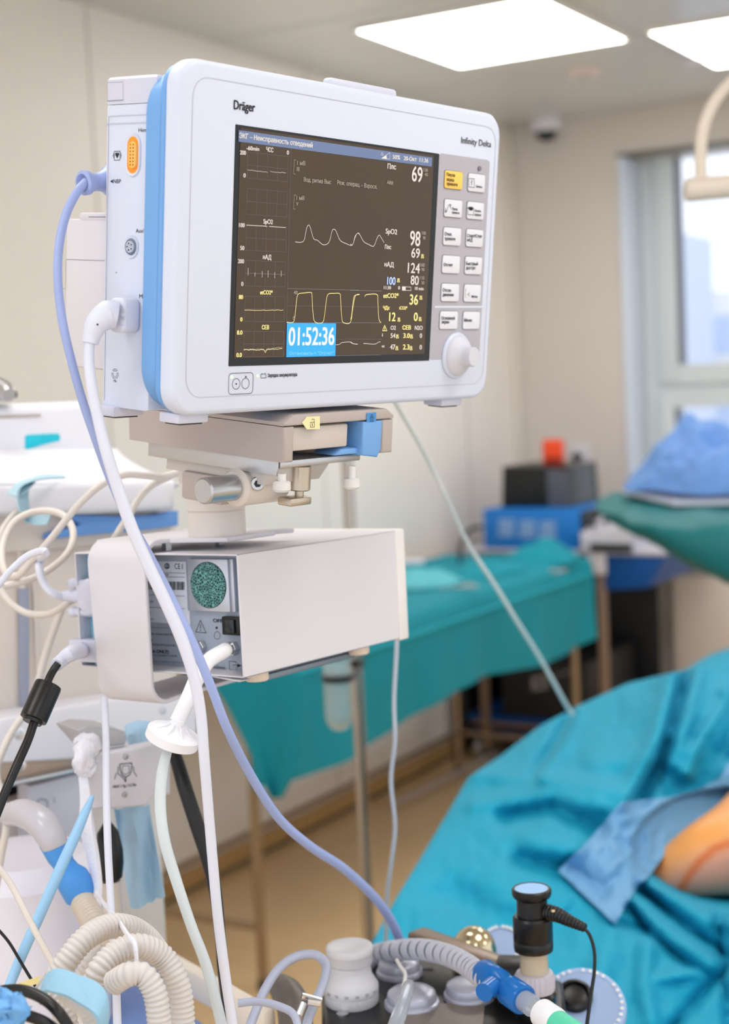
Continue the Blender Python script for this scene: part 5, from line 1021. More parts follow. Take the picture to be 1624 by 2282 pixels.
A = P(1078, 2168, 1.415); B_ = P(1255, 2290, 1.3); D_ = (B_-A); f_ = Fr(A, zaxis_to(D_)); s_ = 1.37/FP; L_ = D_.length; q_ = L_/(204*s_)
def Lx(*p): return [(r*s_, z*s_*q_) for r, z in p]
b = MB(); b.lathe(f_, Lx((29, -4), (32, 0), (32, 46), (26, 52), (26, 66), (34, 70), (34, 104), (30, 108)), 32); b.build('blue_body', M_bt, t)
b = MB(); b.tube([P(1098, 2195, 1.375), P(1078, 2212, 1.36)], [.008, .0085], seg=18, smooth=False); b.build('side_port', M_bt, t)
b = MB(); b.lathe(f_, Lx((22, 106), (24, 110), (24, 128), (20, 130), (20, 165)), 24); b.build('clear_neck', mat('neck_clear', (220, 228, 238), .08, trans=.6, var=0, ior=1.25), t)
b = MB(); b.lathe(f_, Lx((27, 150), (31, 153), (31, 186), (28, 190)), 28); b.build('white_sleeve', mat('sleeve_white', (232, 234, 240), .35), t)
b = MB(); b.lathe(f_, Lx((27, 186), (29, 192), (30, 300)), 28); b.build('green_tube', mat('mint_green', (92, 214, 178), .4), t)
# black sensor turret with a pale blue top
sd = 1.46; s_ = sd/FP; base = P(1192, 2205, sd); f_ = Fr(base, Matrix.Identity(3)); t = thing('flow_sensor', 'black upright sensor with a pale blue round top and a ribbed cable', 'sensor', base)
k_ = 1/.93; Z = lambda py: (2205-py)*s_*k_
b = MB(); b.lathe(f_, [(43*s_, Z(2120)), (44*s_, Z(2112)), (44*s_, Z(2100)), (42.5*s_, Z(2098)), (44*s_, Z(2096)), (44*s_, Z(2052)), (40*s_, Z(2047)), (34*s_, Z(2047)), (34*s_, Z(2012)), (42*s_, Z(2006)), (44*s_, Z(2000)), (44*s_, Z(1992)), (41*s_, Z(1989)), (38*s_, Z(1989)), (38*s_, Z(1991))], 48); b.build('sensor_body', M_black, t)
b = MB(); b.lathe(f_, [(38*s_, Z(1996)), (37*s_, Z(1990)), (.001, Z(1990))], 40); b.build('blue_top', mat('top_paleblue', (140, 186, 238), .35), t)
b = MB(); b.lathe(f_, [(36*s_, Z(2175)), (32*s_, Z(2165)), (31*s_, Z(2125)), (40*s_, Z(2118))], 12); b.build('clear_collar', mat('collar_amber', (206, 192, 168), .25, trans=.2), t)
b = MB(); b.lathe(f_, [(43*s_, Z(2206)), (44*s_, Z(2200)), (44*s_, Z(2176)), (40*s_, Z(2168)), (33*s_, Z(2166))], 96, ribs=24, ribamp=.03, ribz=(Z(2202), Z(2174))); b.build('ribbed_ring', mat('ring_lilac', (196, 192, 206), .3, trans=.1), t)
b = MB(); b.cyl(f_, 47*s_, -.1, Z(2207), 40, .003); b.build('mount', mat('block_black', (0, 0, 0)), t)
b = MB(); b.tube([P(1212, 2032, sd-.01), P(1240, 2038, sd-.02), P(1268, 2052, sd-.03), P(1304, 2068, sd-.04)], [.0085, .0075, .006, .0042], seg=18, sub=8, corr=.14, pitch=.0035); b.build('strain_relief', M_black, t)
cable('lead', [(1300, 2067, sd-.04), (1314, 2085, sd-.045), (1324, 2120, sd-.05), (1324, 2165, sd-.055), (1316, 2220, sd-.06), (1304, 2310, sd-.07)], [7, 8, 8, 8, 9, 9], M_black, None, parent=t)
b = MB(); b.lathe(Fr(P(1232, 2031, sd-.025), Matrix.Identity(3)), [(.0022, 0), (.0018, .0012), (.0005, .0014)], 10); b.build('contact_dot', mat('brass', (220, 190, 150), .3, metal=.6), t)
# metal arm and steel dome behind
t = thing('metal_bar', 'brown-grey metal bar lying behind the clear corrugated hose', 'metal bar', P(1040, 2120, 1.55))
b = MB(); A = P(925, 2092, 1.62); B_ = P(1158, 2150, 1.5); f_ = Fr((A+B_)/2, yawm(math.degrees(math.atan2((B_-A).y, (B_-A).x)))); L_ = (B_-A).length
b.box(f_, -L_/2, L_/2, -.012, .014, -.012, .004, .004, 3); b.build('arm', mat('arm_bronze', (140, 122, 108), .3, metal=.7), t)
b = MB(); f2 = Fr(P(1150, 2185, 1.5), yawm(20)); b.box(f2, -.02, .02, -.015, .02, -.05, .02, .005); b.build('arm_end', M_black, t)
q = P(1056, 2112, 1.6); s_ = 1.6/FP; b = MB(); b.lathe(Fr(q, Matrix.Identity(3)), [(50*s_, -.02), (50*s_, .0), (44*s_, .010), (30*s_, .018), (14*s_, .022), (.001, .0225)], 40)
tag(b.build('steel_dome', mat('dome_brass', (206, 190, 158), .16, metal=.9)), 'shiny round steel dome behind the brown-grey metal bar', 'valve dome')
M_disc = mat('disc_blue', (152, 176, 216), .45)
def disc(px, py, d, R, n, label):
    q = P(px, py, d); s_ = d/FP; ax = n; f_ = Fr(q, zaxis_to(ax)); t = thing('absorber_disc', label, 'disc', q, group=None)
    b = MB(); b.lathe(f_, [(R*s_*.96, -.03), (R*s_, -.012), (R*s_, -.004), (R*s_*.97, 0), (R*s_*.86, .002), (R*s_*.8, .0005), (.001, .0005)], 64); b.build('disc', M_disc, t)
    b = MB()
    for k in range(34):
        if k % 5 == 4: continue
        a = 2*PI*k/34; fk = Fr(f_.M @ Vector((.88*R*s_*math.cos(a), .88*R*s_*math.sin(a), .0022)), f_.m @ Matrix.Rotation(a, 3, 'Z')); b.box(fk, -.0018, .0018, -.0016, .0012, -.0004, .0005)
    b.build('rim_marks', mat('mark_white', (228, 228, 232), .4), t); return t, f_, s_
t, f_, s_ = disc(1300, 2238, 1.56, 96, (CC-P(1300, 2238, 1.56)).normalized()+Vector((0.1, 0, 1.0)), 'large pale blue round dial disc right of the black sensor')
b = MB(); b.lathe(Fr(f_.w(-.008, .008, .001), f_.m), [(40*s_, 0), (38*s_, .006), (30*s_, .008), (26*s_, .003), (20*s_, .002)], 36); b.build('black_hub', M_black, t)
disc(1118, 2105, 1.68, 50, (CC-P(1118, 2105, 1.68)).normalized()+Vector((0, 0, 1.0)), 'small pale blue disc peeking out behind the black sensor')

# ================================================================== THIN LINES, POLE
cable('infusion_line', [(872, 880, 1.75), (900, 930, 1.85), (935, 990, 1.95), (965, 1048, 2.05), (990, 1100, 2.1), (1020, 1165, 2.2), (1048, 1222, 2.3), (1100, 1300, 2.4), (1150, 1382, 2.5), (1205, 1470, 2.65), (1262, 1572, 2.8), (1275, 1590, 2.82)], [11, 11, 11, 10, 10, 10, 10, 9, 9, 9, 9, 9], mat('line_clear', (236, 236, 232), .3, var=0), 'thin clear infusion line sweeping from behind the monitor to the patient drape', 'infusion line')
cable('hanging_line', [(886, 1180, 1.72), (885, 1300, 1.72), (884, 1430, 1.72), (878, 1560, 1.72), (880, 1650, 1.72), (871, 1740, 1.73), (880, 1840, 1.74), (872, 1920, 1.75), (862, 2000, 1.77), (860, 2110, 1.8)], 10, mat('line_bluegrey', (188, 198, 214), .3, trans=.15, var=0), 'thin pale line hanging vertically right of the gas module', 'infusion line')
pt_ = P(773, 1030, 3.15); pole = thing('infusion_pole', 'steel infusion pole standing behind the gas module', 'pole', (pt_.x, pt_.y, 0))
b = MB(); b.cyl(Fr((pt_.x, pt_.y, .05), Matrix.Identity(3)), .0125, 0, 1.75, 24, .002); b.build('pole', mat('pole_steel', (176, 166, 158), .22, metal=.9), pole)
b = MB()
for k in range(5): a = 2*PI*k/5+.3; b.tube([(pt_.x, pt_.y, .12), (pt_.x+.15*math.cos(a), pt_.y+.15*math.sin(a), .08), (pt_.x+.28*math.cos(a), pt_.y+.28*math.sin(a), .05)], .011, seg=10)
b.build('star_base', mat('pole_steel', (0, 0, 0)), pole)
t = thing('drip_chamber', 'clear round-bottomed vial clipped to the infusion pole', 'vial', P(755, 1560, 3.1))
v0 = P(757, 1628, 3.08); s_ = 3.08/FP; f_ = Fr(v0, Matrix.Identity(3)); b = MB(); r_ = 31*s_
b.lathe(f_, [(.002, 0), (r_*.5, .004), (r_*.85, .013), (r_, .028), (r_, 105*s_), (r_, 155*s_), (r_*.92, 155*s_), (r_*.92, .03), (r_*.75, .017), (.002, .006)], 32, cap=False); b.build('vial_glass', mat('vial_glass', (226, 240, 242), .05, trans=.75, var=0, ior=1.15), t)
b = MB(); b.lathe(Fr(v0+Vector((0, 0, 112*s_)), Matrix.Identity(3)), [(r_*1.02, 0), (r_*1.15, .002), (r_*1.15, .012), (r_*1.02, .014)], 28); b.tube([v0+Vector((0, 0, 118*s_))+CR*r_, Vector((pt_.x, pt_.y, v0.z+124*s_))+CR*.01], .006, seg=10, smooth=False); b.lathe(Fr((pt_.x, pt_.y, v0.z+118*s_), Matrix.Identity(3)), [(.015, 0), (.017, .002), (.017, .014), (.015, .016)], 20); b.build('clip_ring', M_black, t)

# ================================================================== INSTRUMENT TABLE with the teal drape
from mathutils import noise
TZ, TXF, TXB, TY0, TY1 = .89, -2.25, -2.86, 3.2, 5.5
t = thing('instrument_table', 'long steel instrument table under the teal drape by the left wall', 'table', ((TXF+TXB)/2, (TY0+TY1)/2, 0))
M_tleg = mat('table_steel', (158, 138, 112), .3, metal=.75)
b = MB(); b.box(WORLD, TXB+.02, TXF-.03, TY0+.02, TY1-.02, TZ-.03, TZ-.012, .004); b.build('table_top', M_tleg, t)
for x, y in ((TXF-.035, TY0+.035), (TXB+.05, TY0+.035), (TXF-.035, TY1-.06), (TXB+.05, TY1-.06)):
    b = MB(); b.cyl(Fr((x, y, 0.03), Matrix.Identity(3)), .0145, 0, TZ-.06, 18); lg = b.build('leg', M_tleg, t)
    b = MB(); b.cyl(Fr((x, y, 0), Matrix.Identity(3)), .017, 0, .032, 14, .003); b.build('leg_cap', M_dark, lg)
for seg_ in (((TXF-.035, TY0+.035), (TXB+.05, TY0+.035)), ((TXF-.035, TY1-.06), (TXB+.05, TY1-.06)), ((TXB+.05, TY0+.035), (TXB+.05, TY1-.06))):
    b = MB(); b.tube([(*seg_[0], .17), (*seg_[1], .17)], .011, seg=12, smooth=False); b.build('brace', M_tleg, t)
# drape: one sheet over top, front and ends
def table_drape():
    G = []; nu, nv = 110, 46
    for i in range(nu+1):
        u = i/nu; row = []; y = TY0-.02+(TY1-TY0+.04)*u
        for j in range(nv+1):
            v = j/nv
            if v < .5: x = TXB+(TXF-TXB)*(v/.5); z = TZ
            else:
                w = (v-.5)/.5; drop = .31+.03*math.sin(u*9)+.02*(1-u); x = TXF+.018*math.sin(min(1, w*5)*PI/2)+.012*w*math.sin(y*9+1)+.006*w*math.sin(y*23); z = TZ-drop*w
                z = TZ-drop*max(0, w-.02)
            n = noise.noise(Vector((x*3, y*3, z*3)))
            if v < .48: z += .010*abs(noise.noise(Vector((x*5, y*4, 2)))) + .012*max(0, noise.noise(Vector((x*9, y*7, 5))))
            else: x += .012*n
            row.append(Vector((x, y, z)))
        G.append(row)
    return G
dr_ = thing('table_drape', 'teal surgical drape covering the long instrument table', 'drape', ((TXF+TXB)/2, (TY0+TY1)/2, TZ))
b = MB(); b.sheet(table_drape(), -.0015); b.build('cloth', M_teal, dr_)
b = MB(); G = []
for i in range(60): 
    y = TY0+(TY1-TY0)*i/59; G.append([Vector((TXF+.024, y, TZ-.065-.004*math.sin(y*5))), Vector((TXF+.03, y, TZ-.06)), Vector((TXF+.024, y, TZ-.05))])
b.sheet(G, -.003); b.build('hem', mat('hem_teal', (20, 162, 180), .8), dr_)
# near end: folded flap hanging to a point
b = MB(); G = []; yf_ = TY0-.035
Le = [(470, 1520), (505, 1572), (548, 1660), (588, 1748), (604, 1780)]; Ri = [(668, 1500), (672, 1560), (668, 1640), (655, 1728), (628, 1778)]
La = arc_pts(Le, 26); Ra = arc_pts(Ri, 26)
for i in range(27):
    row = []
    for j in range(17):
        v = j/16; px = La[i][0]+(Ra[i][0]-La[i][0])*v; py = La[i][1]+(Ra[i][1]-La[i][1])*v
        row.append(hit(px, py, (0, 1, 0), yf_-.014*math.sin(v*8+i*.06)*(i/26)**.5))
    G.append(row)
b.sheet(G, .0015); b.build('end_flap', M_teal, dr_)
# crumpled cloth heap on the far end + folded towel, glinting instruments
def heap(name, cx, cy, z, rx, ry, h, m, seed, label, cat, parent=None, rough=.35, n=44, yaw=0, peak=1.0):
    b = MB(); G = []; ca, sa = math.cos(yaw), math.sin(yaw)
    for i in range(n):
        row = []
        for j in range(n):
            a = -1+2*i/(n-1); c_ = -1+2*j/(n-1); aa = a*math.sqrt(1-c_*c_/2); cc_ = c_*math.sqrt(1-a*a/2); r = math.hypot(aa, cc_)
            e = max(0, 1-r)**(.55*peak); k = 1+.2*noise.noise(Vector((aa*2+seed, cc_*2, 3)))
            x = rx*aa*k; y = ry*cc_*k; N1 = noise.noise(Vector((x*14+seed, y*14, seed))); N2 = 1-abs(noise.noise(Vector((x*26, y*26+seed, seed*2))))*2
            row.append(Vector((cx+x*ca-y*sa, cy+x*sa+y*ca, z+.003+h*e*(.75+rough*N1+.22*rough*N2))))
        G.append(row)
    b.sheet(G, .002); o = b.build(name, m, parent)
    if not parent: tag(o, label, cat)
    return o
q = HZ(1215, 1225, TZ+.04); heap('folded_towel', q.x+.02, q.y-.1, TZ+.004, .14, .18, .11, M_teal, 4, 'crumpled teal towel on the far end of the draped table', 'towel', peak=1.2)
q = HZ(1085, 1262, TZ+.03); heap('folded_towel', q.x, q.y, TZ+.004, .12, .2, .055, M_teal, 9, 'low folded teal towel in the middle of the draped table', 'towel')
q = HZ(935, 1285, TZ+.03); heap('folded_towel', q.x, q.y, TZ+.004, .14, .17, .06, mat('towel_pale', (92, 186, 198), .7, bump=.3), 14, 'paler teal towel beside the gas module edge on the draped table', 'towel')
def instr(px, py, ang, L, label):
    q = HZ(px, py, TZ+.03); f_ = Fr(q, yawm(ang)); t = thing('surgical_clamp', label, 'clamp', q)
    for s in (-1, 1):
        b = MB(); b.tube([f_.w(0, 0, 0), f_.w(L*.4, s*.004, 0), f_.w(L*.85, s*.014, 0)], .0035, seg=8); b.lathe(Fr(f_.w(L, s*.018, 0), Matrix.Identity(3)), [(.016, -.003), (.018, 0), (.016, .003), (.011, .003), (.010, 0), (.011, -.003), (.016, -.003)], 20, cap=False); b.build('arm', M_steel, t)
    b = MB(); b.tube([f_.w(-.05, 0, 0), f_.w(.01, 0, 0)], .003, seg=8, smooth=False); b.build('jaw', M_steel, t)
instr(1240, 1278, 110, .09, 'steel clamp hanging at the far end of the teal drape'); instr(1003, 1310, 60, .08, 'steel clamp lying in the middle of the teal drape')
b = MB(); q = HZ(915, 1255, TZ+.05); b.box(Fr(q, yawm(25)), -.05, .05, -.03, .03, 0, .012, .004); tag(b.build('gauze_pack', M_gz), 'small white gauze pack on the teal drape beside the gas module', 'gauze')
cable('floor_tube', [(870, 1795, (HZ(870, 1795, .02)-CC).dot(CF)), (960, 1752, (HZ(960, 1752, .02)-CC).dot(CF)), (1060, 1702, (HZ(1060, 1702, .02)-CC).dot(CF)), (1110, 1676, (HZ(1110, 1676, .02)-CC).dot(CF))], 13, mat('floor_tube', (176, 164, 156), .4), 'grey tube lying on the floor along the left wall', 'tube')

# ================================================================== EQUIPMENT CART in the corner
KX = Fr((-2.5, 5.75, 0), yawm(0))
kt = thing('equipment_cart', 'dark equipment cart with blue shelves standing in the room corner', 'cart', (-2.5, 6.0, 0))
M_cblue = mat('cart_blue', (0, 76, 150), .45); M_post = mat('cart_post', (150, 128, 110), .4, metal=.4)
c13 = crop(880, 900, 2.183)
CYF = 5.62                                   # front plane of the cart (faces -y)
def ch(X, Y, y=CYF): return hit(*c13(X, Y), (0, 1, 0), y)
pA = ch(325, 1400); pB = ch(1040, 1300)
zt_ = ch(1000, 720).z
b = MB(); b.box(WORLD, -2.86, ch(1310, 680).x, CYF, 6.3, zt_-.012, zt_+.004, .004); b.build('top_shelf', mat('shelf_grey', (190, 188, 200), .4), kt)
b = MB(); b.prism(Fr((0, 0, 0), Matrix.Identity(3)), [(ch(950, 770).x, zt_-.012), (ch(1310, 680).x, zt_-.012), (ch(1225, 800).x, zt_-.14), (ch(960, 880).x, zt_-.16)], CYF+.01, 6.2, .004); b.build('blue_tray', M_cblue, kt)
for X in (430, 1015):
    x_ = ch(X, 1400).x; b = MB(); b.box(WORLD, x_-.016, x_+.016, CYF, CYF+.03, .06, zt_-.01, .003); b.build('post', M_post, kt)
b = MB(); xl_, xr_ = ch(318, 1400).x, ch(1015, 1400).x
zs = ch(600, 1535).z; b.box(WORLD, xl_, xr_+.02, CYF+.02, 6.3, zs-.02, zs, .004); b.build('middle_shelf', M_cblue, kt)
zs2 = ch(560, 1590).z; b = MB(); b.tube([(xl_+.05, CYF+.01, zs-.03), (xr_, CYF+.01, zs-.03)], .009, seg=10, smooth=False); b.build('rail', M_post, kt)
b = MB(); b.box(WORLD, xl_, xl_+.02, CYF+.02, 6.3, .06, zt_-.05, .004); b.box(WORLD, xl_, xr_, 6.28, 6.3, .06, zt_-.02, .004); b.build('dark_side', M_softblack, kt)  # black sheets stand in for the shadow inside the cart
b = MB(); b.box(WORLD, xl_, xr_+.02, CYF+.03, 6.3, .10, .13, .004); b.build('bottom_shelf', M_cblue, kt)
for x_ in (xl_+.06, xr_-.02):
    b = MB(); b.cyl(Fr((x_-.015, CYF+.06, .05), zaxis_to((1, 0, 0))), .05, 0, .03, 24, .004); b.build('wheel', M_alu, kt)
# lower black case with white logo
lz0, lz1 = zs+.002, ch(600, 1250).z; t = thing('black_case', 'black boxed unit with a white square mark on the cart shelf', 'case', (-2.5, 5.9, lz0))
b = MB(); b.box(WORLD, ch(500, 1400).x, ch(925, 1400).x, CYF+.03, 6.2, lz0, max(lz1, lz0+.24), .01); b.build('case', mat('case_black', (26, 28, 30), .45), t)
b = MB(); F2 = Fr((0, CYF+.03, 0), Matrix.Identity(3))
for q4 in ([(664, 1330), (740, 1315), (742, 1385), (666, 1395)],): ppoly(b, F2, 1, 0, [c13(*p) for p in q4], .002)
ptext(b, F2, 1, 0, 'eschmann', c13(752, 1342), c13(862, 1300), 7, .02, .002); b.build('mark', mat('mark_pale', (150, 148, 148), .5, var=0), t, smooth=False)
b = MB(); ppoly(b, F2, 1, 0, [c13(692, 1342), c13(722, 1338), c13(722, 1370), c13(694, 1374)], .003); b.build('mark_inner', M_softblack, t, smooth=False)
# blue unit with white lettering, black box, red handset, control panel, plate
dz0 = zt_+.004; F3 = Fr((0, CYF+.02, 0), Matrix.Identity(3)); xL_, xR_ = ch(428, 600, CYF+.02).x, ch(893, 600, CYF+.02).x; dz1 = ch(660, 512, CYF+.02).z
t = thing('blue_unit', 'bright blue boxed unit with three columns of white writing on the cart', 'device', ((xL_+xR_)/2, 5.9, dz0))
b = MB(); b.box(WORLD, xL_, xR_, CYF+.02, 6.15, dz0, dz1, .008); b.build('housing', mat('unit_blue', (20, 118, 200), .45), t)
b = MB(); b.box(WORLD, xR_, xR_+.012, CYF+.04, 6.1, dz0, dz1-.01, .004); b.build('dark_side', M_softblack, t)
b = MB()
for cx in (505, 608, 706):
    for k in range(4): ptext(b, F3, 1, 0, 'HHIHH', c13(cx, 578+k*22+(cx-505)*.05), c13(cx+75, 576+k*22+(cx-505)*.05), 7, .03, .002)
b.build('white_print', mat('print_white', (190, 212, 236), .5, var=0), t, smooth=False)
bxl, bxr = ch(508, 400, CYF+.08).x, ch(738, 400, CYF+.08).x; bz1 = ch(620, 305, CYF+.08).z
t = thing('black_case', 'black boxed unit with a dark grey end on top of the blue unit', 'device', ((bxl+bxr)/2, 5.9, dz1))
b = MB(); bxr2 = ch(895, 400, CYF+.2).x; b.prism(WORLD, [(bxl, dz1+.002), (bxr2, dz1+.002), (bxr2-.01, bz1-.005), (bxl+.01, bz1)], CYF+.09, 6.05, .008); b.build('case_body', M_black, t)
b = MB(); b.prism(WORLD, [(bxr, dz1+.002), (bxr2, dz1+.002), (bxr2-.008, bz1-.02), (bxr, bz1-.01)], CYF+.082, CYF+.09, .003); b.build('grey_end', mat('end_grey', (82, 84, 96), .4), t)
rz = bz1; rx_ = ch(748, 250, CYF+.2).x; t = thing('red_block', 'translucent red-orange block standing on the black box', 'container', (rx_, CYF+.22, rz)); s_ = 5.9/FP
b = MB(); b.box(Fr((rx_, CYF+.25, rz), yawm(15)), -.042, .042, -.03, .03, 0, 58*s_, .006); rb_ = b.build('block_body', mat('red_orange', (246, 74, 16), .35, trans=.1), t)
b = MB(); b.box(Fr((rx_, CYF+.25, rz), yawm(15)), -.03, .036, -.033, .033, 5*s_, 14*s_, .002); b.build('dark_base', mat('dark_red', (120, 20, 12), .4), t)
t = thing('control_unit', 'tilted pale control panel with small black knobs beside the blue unit', 'control panel', ch(1020, 640))
cp0, cp1, cp2, cp3 = [hit(*c13(*p), (0, 1, 0), yy) for p, yy in (((905, 650), CYF-.02), ((1150, 600), CYF-.02), ((1080, 540), CYF+.25), ((890, 525), CYF+.25))]
b = MB(); mid = (cp0+cp1+cp2+cp3)/4
top = [cp0, cp1, cp2, cp3]; bot = [Vector((p.x, p.y, zt_+.006)) for p in top]; b.add(top+bot, [(0, 1, 2, 3), (7, 6, 5, 4), (0, 4, 5, 1), (1, 5, 6, 2), (2, 6, 7, 3), (3, 7, 4, 0)]); b.build('panel_body', mat('panel_pale', (206, 204, 214), .4), t)
nrm = (cp1-cp0).cross(cp3-cp0).normalized()
for u, v in ((.3, .35), (.6, .5), (.45, .75)):
    c_ = cp0.lerp(cp1, u).lerp(cp3.lerp(cp2, u), v); b = MB(); b.cyl(Fr(c_, zaxis_to(nrm)), .012, 0, .016, 14, .002); b.build('knob', M_softblack, t)
b = MB(); zc = zt_+.006; b.box(WORLD, ch(960, 700).x, ch(1160, 690).x, CYF-.03, CYF+.0, zc-.002, zc+.03, .004); b.build('front_strip', M_softblack, t)
b = MB(); b.box(WORLD, ch(940, 800).x, ch(1030, 800).x, CYF-.012, CYF, ch(980, 830).z, ch(980, 715).z, .003); tag(b.build('paper_tag', M_white2), 'white paper tag hanging at the corner of the cart top', 'tag')
cable('black_cable', [(1075, 1175, 6.0), (1052, 1178, 6.0), (1035, 1195, 5.95), (1026, 1225, 5.9), (1024, 1260, 5.9)], 9, M_softblack, 'black cable loop at the left of the blue unit')

# ================================================================== GREEN DRAPED TRAY with the blue cloth
GX, GY, GZ = P(1560, 1180, 4.1).x, P(1560, 1180, 4.1).y, P(1560, 1125, 4.1).z
t = thing('tray_stand', 'instrument tray stand under a dark green drape near the window', 'tray stand', (GX+.1, GY, 0))
def gp(px, py, z): return HZ(px, py, z)
def gd(px, py, d): return P(px, py, d)
b = MB()
rowA = [(1326, 1122, 4.3), (1370, 1104, 4.35), (1450, 1098, 4.45), (1560, 1100, 4.5), (1720, 1100, 4.5)]
rowB = [(1328, 1124, 4.25), (1395, 1120, 4.2), (1480, 1128, 4.15), (1580, 1132, 4.1), (1720, 1134, 4.05)]
rowC = [(1332, 1134, 4.2), (1400, 1158, 4.0), (1480, 1172, 3.9), (1560, 1170, 3.85), (1720, 1160, 3.8)]
rowD = [(1338, 1140, 4.18), (1420, 1190, 3.98), (1500, 1228, 3.88), (1580, 1268, 3.83), (1720, 1330, 3.78)]
rowE = [(1342, 1142, 4.25), (1425, 1196, 4.1), (1505, 1238, 4.0), (1585, 1280, 3.95), (1720, 1345, 3.9)]
rows = [rowA, rowB, rowC, rowD, rowE]
def cr1(a, b_, c_, d_, t): return .5*(2*b_+(c_-a)*t+(2*a-5*b_+4*c_-d_)*t*t+(3*b_-a-3*c_+d_)*t**3)
def surf(rows, nu, nv, disp=None):
    Pm = [[P(*p) for p in r] for r in rows]; R = len(Pm); C_ = len(Pm[0]); G = []
    for i in range(nu+1):
        u = i/nu*(R-1); k = min(int(u), R-2); fu = u-k; row = []
        for j in range(nv+1):
            v = j/nv*(C_-1); l = min(int(v), C_-2); fv = v-l; cols = []
            for kk in (k-1, k, k+1, k+2):
                kk = min(max(kk, 0), R-1); r = Pm[kk]; a, b2, c2_, d2 = r[max(l-1, 0)], r[l], r[l+1], r[min(l+2, C_-1)]
                cols.append(cr1(a, b2, c2_, d2, fv))
            p = cr1(*cols, fu)
            if disp: p = p+disp(p, i/nu, j/nv)
            row.append(p)
        G.append(row)
    return G
b.sheet(surf(rows, 40, 60, lambda p, u, v: Vector((0, 0, .012*noise.noise(p*9)+.006*noise.noise(p*22)))), .002); b.build('green_drape', M_green, t)
b = MB(); q = P(1600, 1200, 4.2); b.cyl(Fr((q.x+.25, q.y, 0), Matrix.Identity(3)), .02, 0.03, GZ-.03, 16); b.box(Fr((q.x+.25, q.y, 0), yawm(0)), -.3, .3, -.02, .02, 0, .04, .005); b.build('stand_post', M_steel, t)
b = MB(); b.box(Fr((q.x+.22, q.y+.05, GZ-.03), yawm(0)), -.25, .3, -.2, .2, 0, .012, .004); b.build('tray', M_steel, t)
pd_ = thing('folded_pad', 'white folded pad under the blue cloth on the green tray', 'pad', P(1500, 1100, 4.2))
b = MB(); q4 = [P(1388, 1090, 4.25), P(1500, 1117, 4.1), P(1720, 1112, 4.05), P(1720, 1070, 4.4), P(1440, 1068, 4.45)]
zz = max(p.z for p in q4[:3])
b.add([Vector((p.x, p.y, p.z)) for p in q4]+[Vector((p.x, p.y, p.z-.012)) for p in q4], [(0, 1, 2, 3, 4), (9, 8, 7, 6, 5)]+[(k, k+5, (k+1) % 5+5, (k+1) % 5) for k in range(5)]); b.build('pad', mat('pad_white', (214, 218, 236), .7), pd_)
rows = [[(1392, 1085, 4.3), (1440, 1060, 4.35), (1500, 1030, 4.4), (1560, 990, 4.45), (1640, 1000, 4.5), (1740, 1020, 4.5)],
        [(1393, 1087, 4.28), (1440, 1050, 4.28), (1496, 985, 4.3), (1530, 944, 4.32), (1590, 965, 4.35), (1740, 1000, 4.35)],
        [(1394, 1090, 4.25), (1450, 1060, 4.22), (1505, 990, 4.22), (1545, 958, 4.24), (1610, 985, 4.25), (1740, 1015, 4.25)],
        [(1396, 1092, 4.22), (1455, 1078, 4.18), (1510, 1052, 4.14), (1560, 1040, 4.12), (1620, 1040, 4.12), (1740, 1050, 4.12)],
        [(1398, 1096, 4.2), (1460, 1092, 4.15), (1520, 1100, 4.1), (1580, 1104, 4.08), (1640, 1100, 4.06), (1740, 1100, 4.05)]]
b = MB(); b.sheet(surf(rows, 60, 70, lambda p, u, v: Vector((0, .012*noise.noise(p*11), (.05*noise.noise(p*7)+.045*(.5-abs(noise.noise(p*11)))+.02*(.5-abs(noise.noise(p*23))))*(u*(1-u)*4)**.5))), .002)
tag(b.build('blue_cloth', M_blucloth), 'crumpled light blue cloth piled on the green draped tray', 'cloth')

# ================================================================== SURGICAL LAMP handle
t = thing('lamp_handle', 'cream curved lamp bracket tube entering at the upper right', 'lamp bracket', P(1580, 420, 2.5))
M_lamp = mat('lamp_cream', (216, 204, 190), .4)
b = MB(); b.tube([P(1562, 400, 2.5), P(1561, 340, 2.5), P(1566, 290, 2.5), P(1584, 240, 2.5), (P(1612, 200, 2.5)), P(1650, 165, 2.5), P(1700, 130, 2.5), P(1730, 80, 2.5), Vector((P(1730, 80, 2.5).x, P(1730, 80, 2.5).y, 2.75))], 13.5*2.5/FP, seg=20); b.build('curved_tube', M_lamp, t)
b = MB(); b.tube([P(1528, 423, 2.5), P(1534, 423, 2.5), P(1640, 414, 2.5), P(1760, 404, 2.5)], [24*2.5/FP, 27*2.5/FP, 26*2.5/FP, 26*2.5/FP], seg=28, smooth=False); b.build('cross_tube', M_lamp, t)

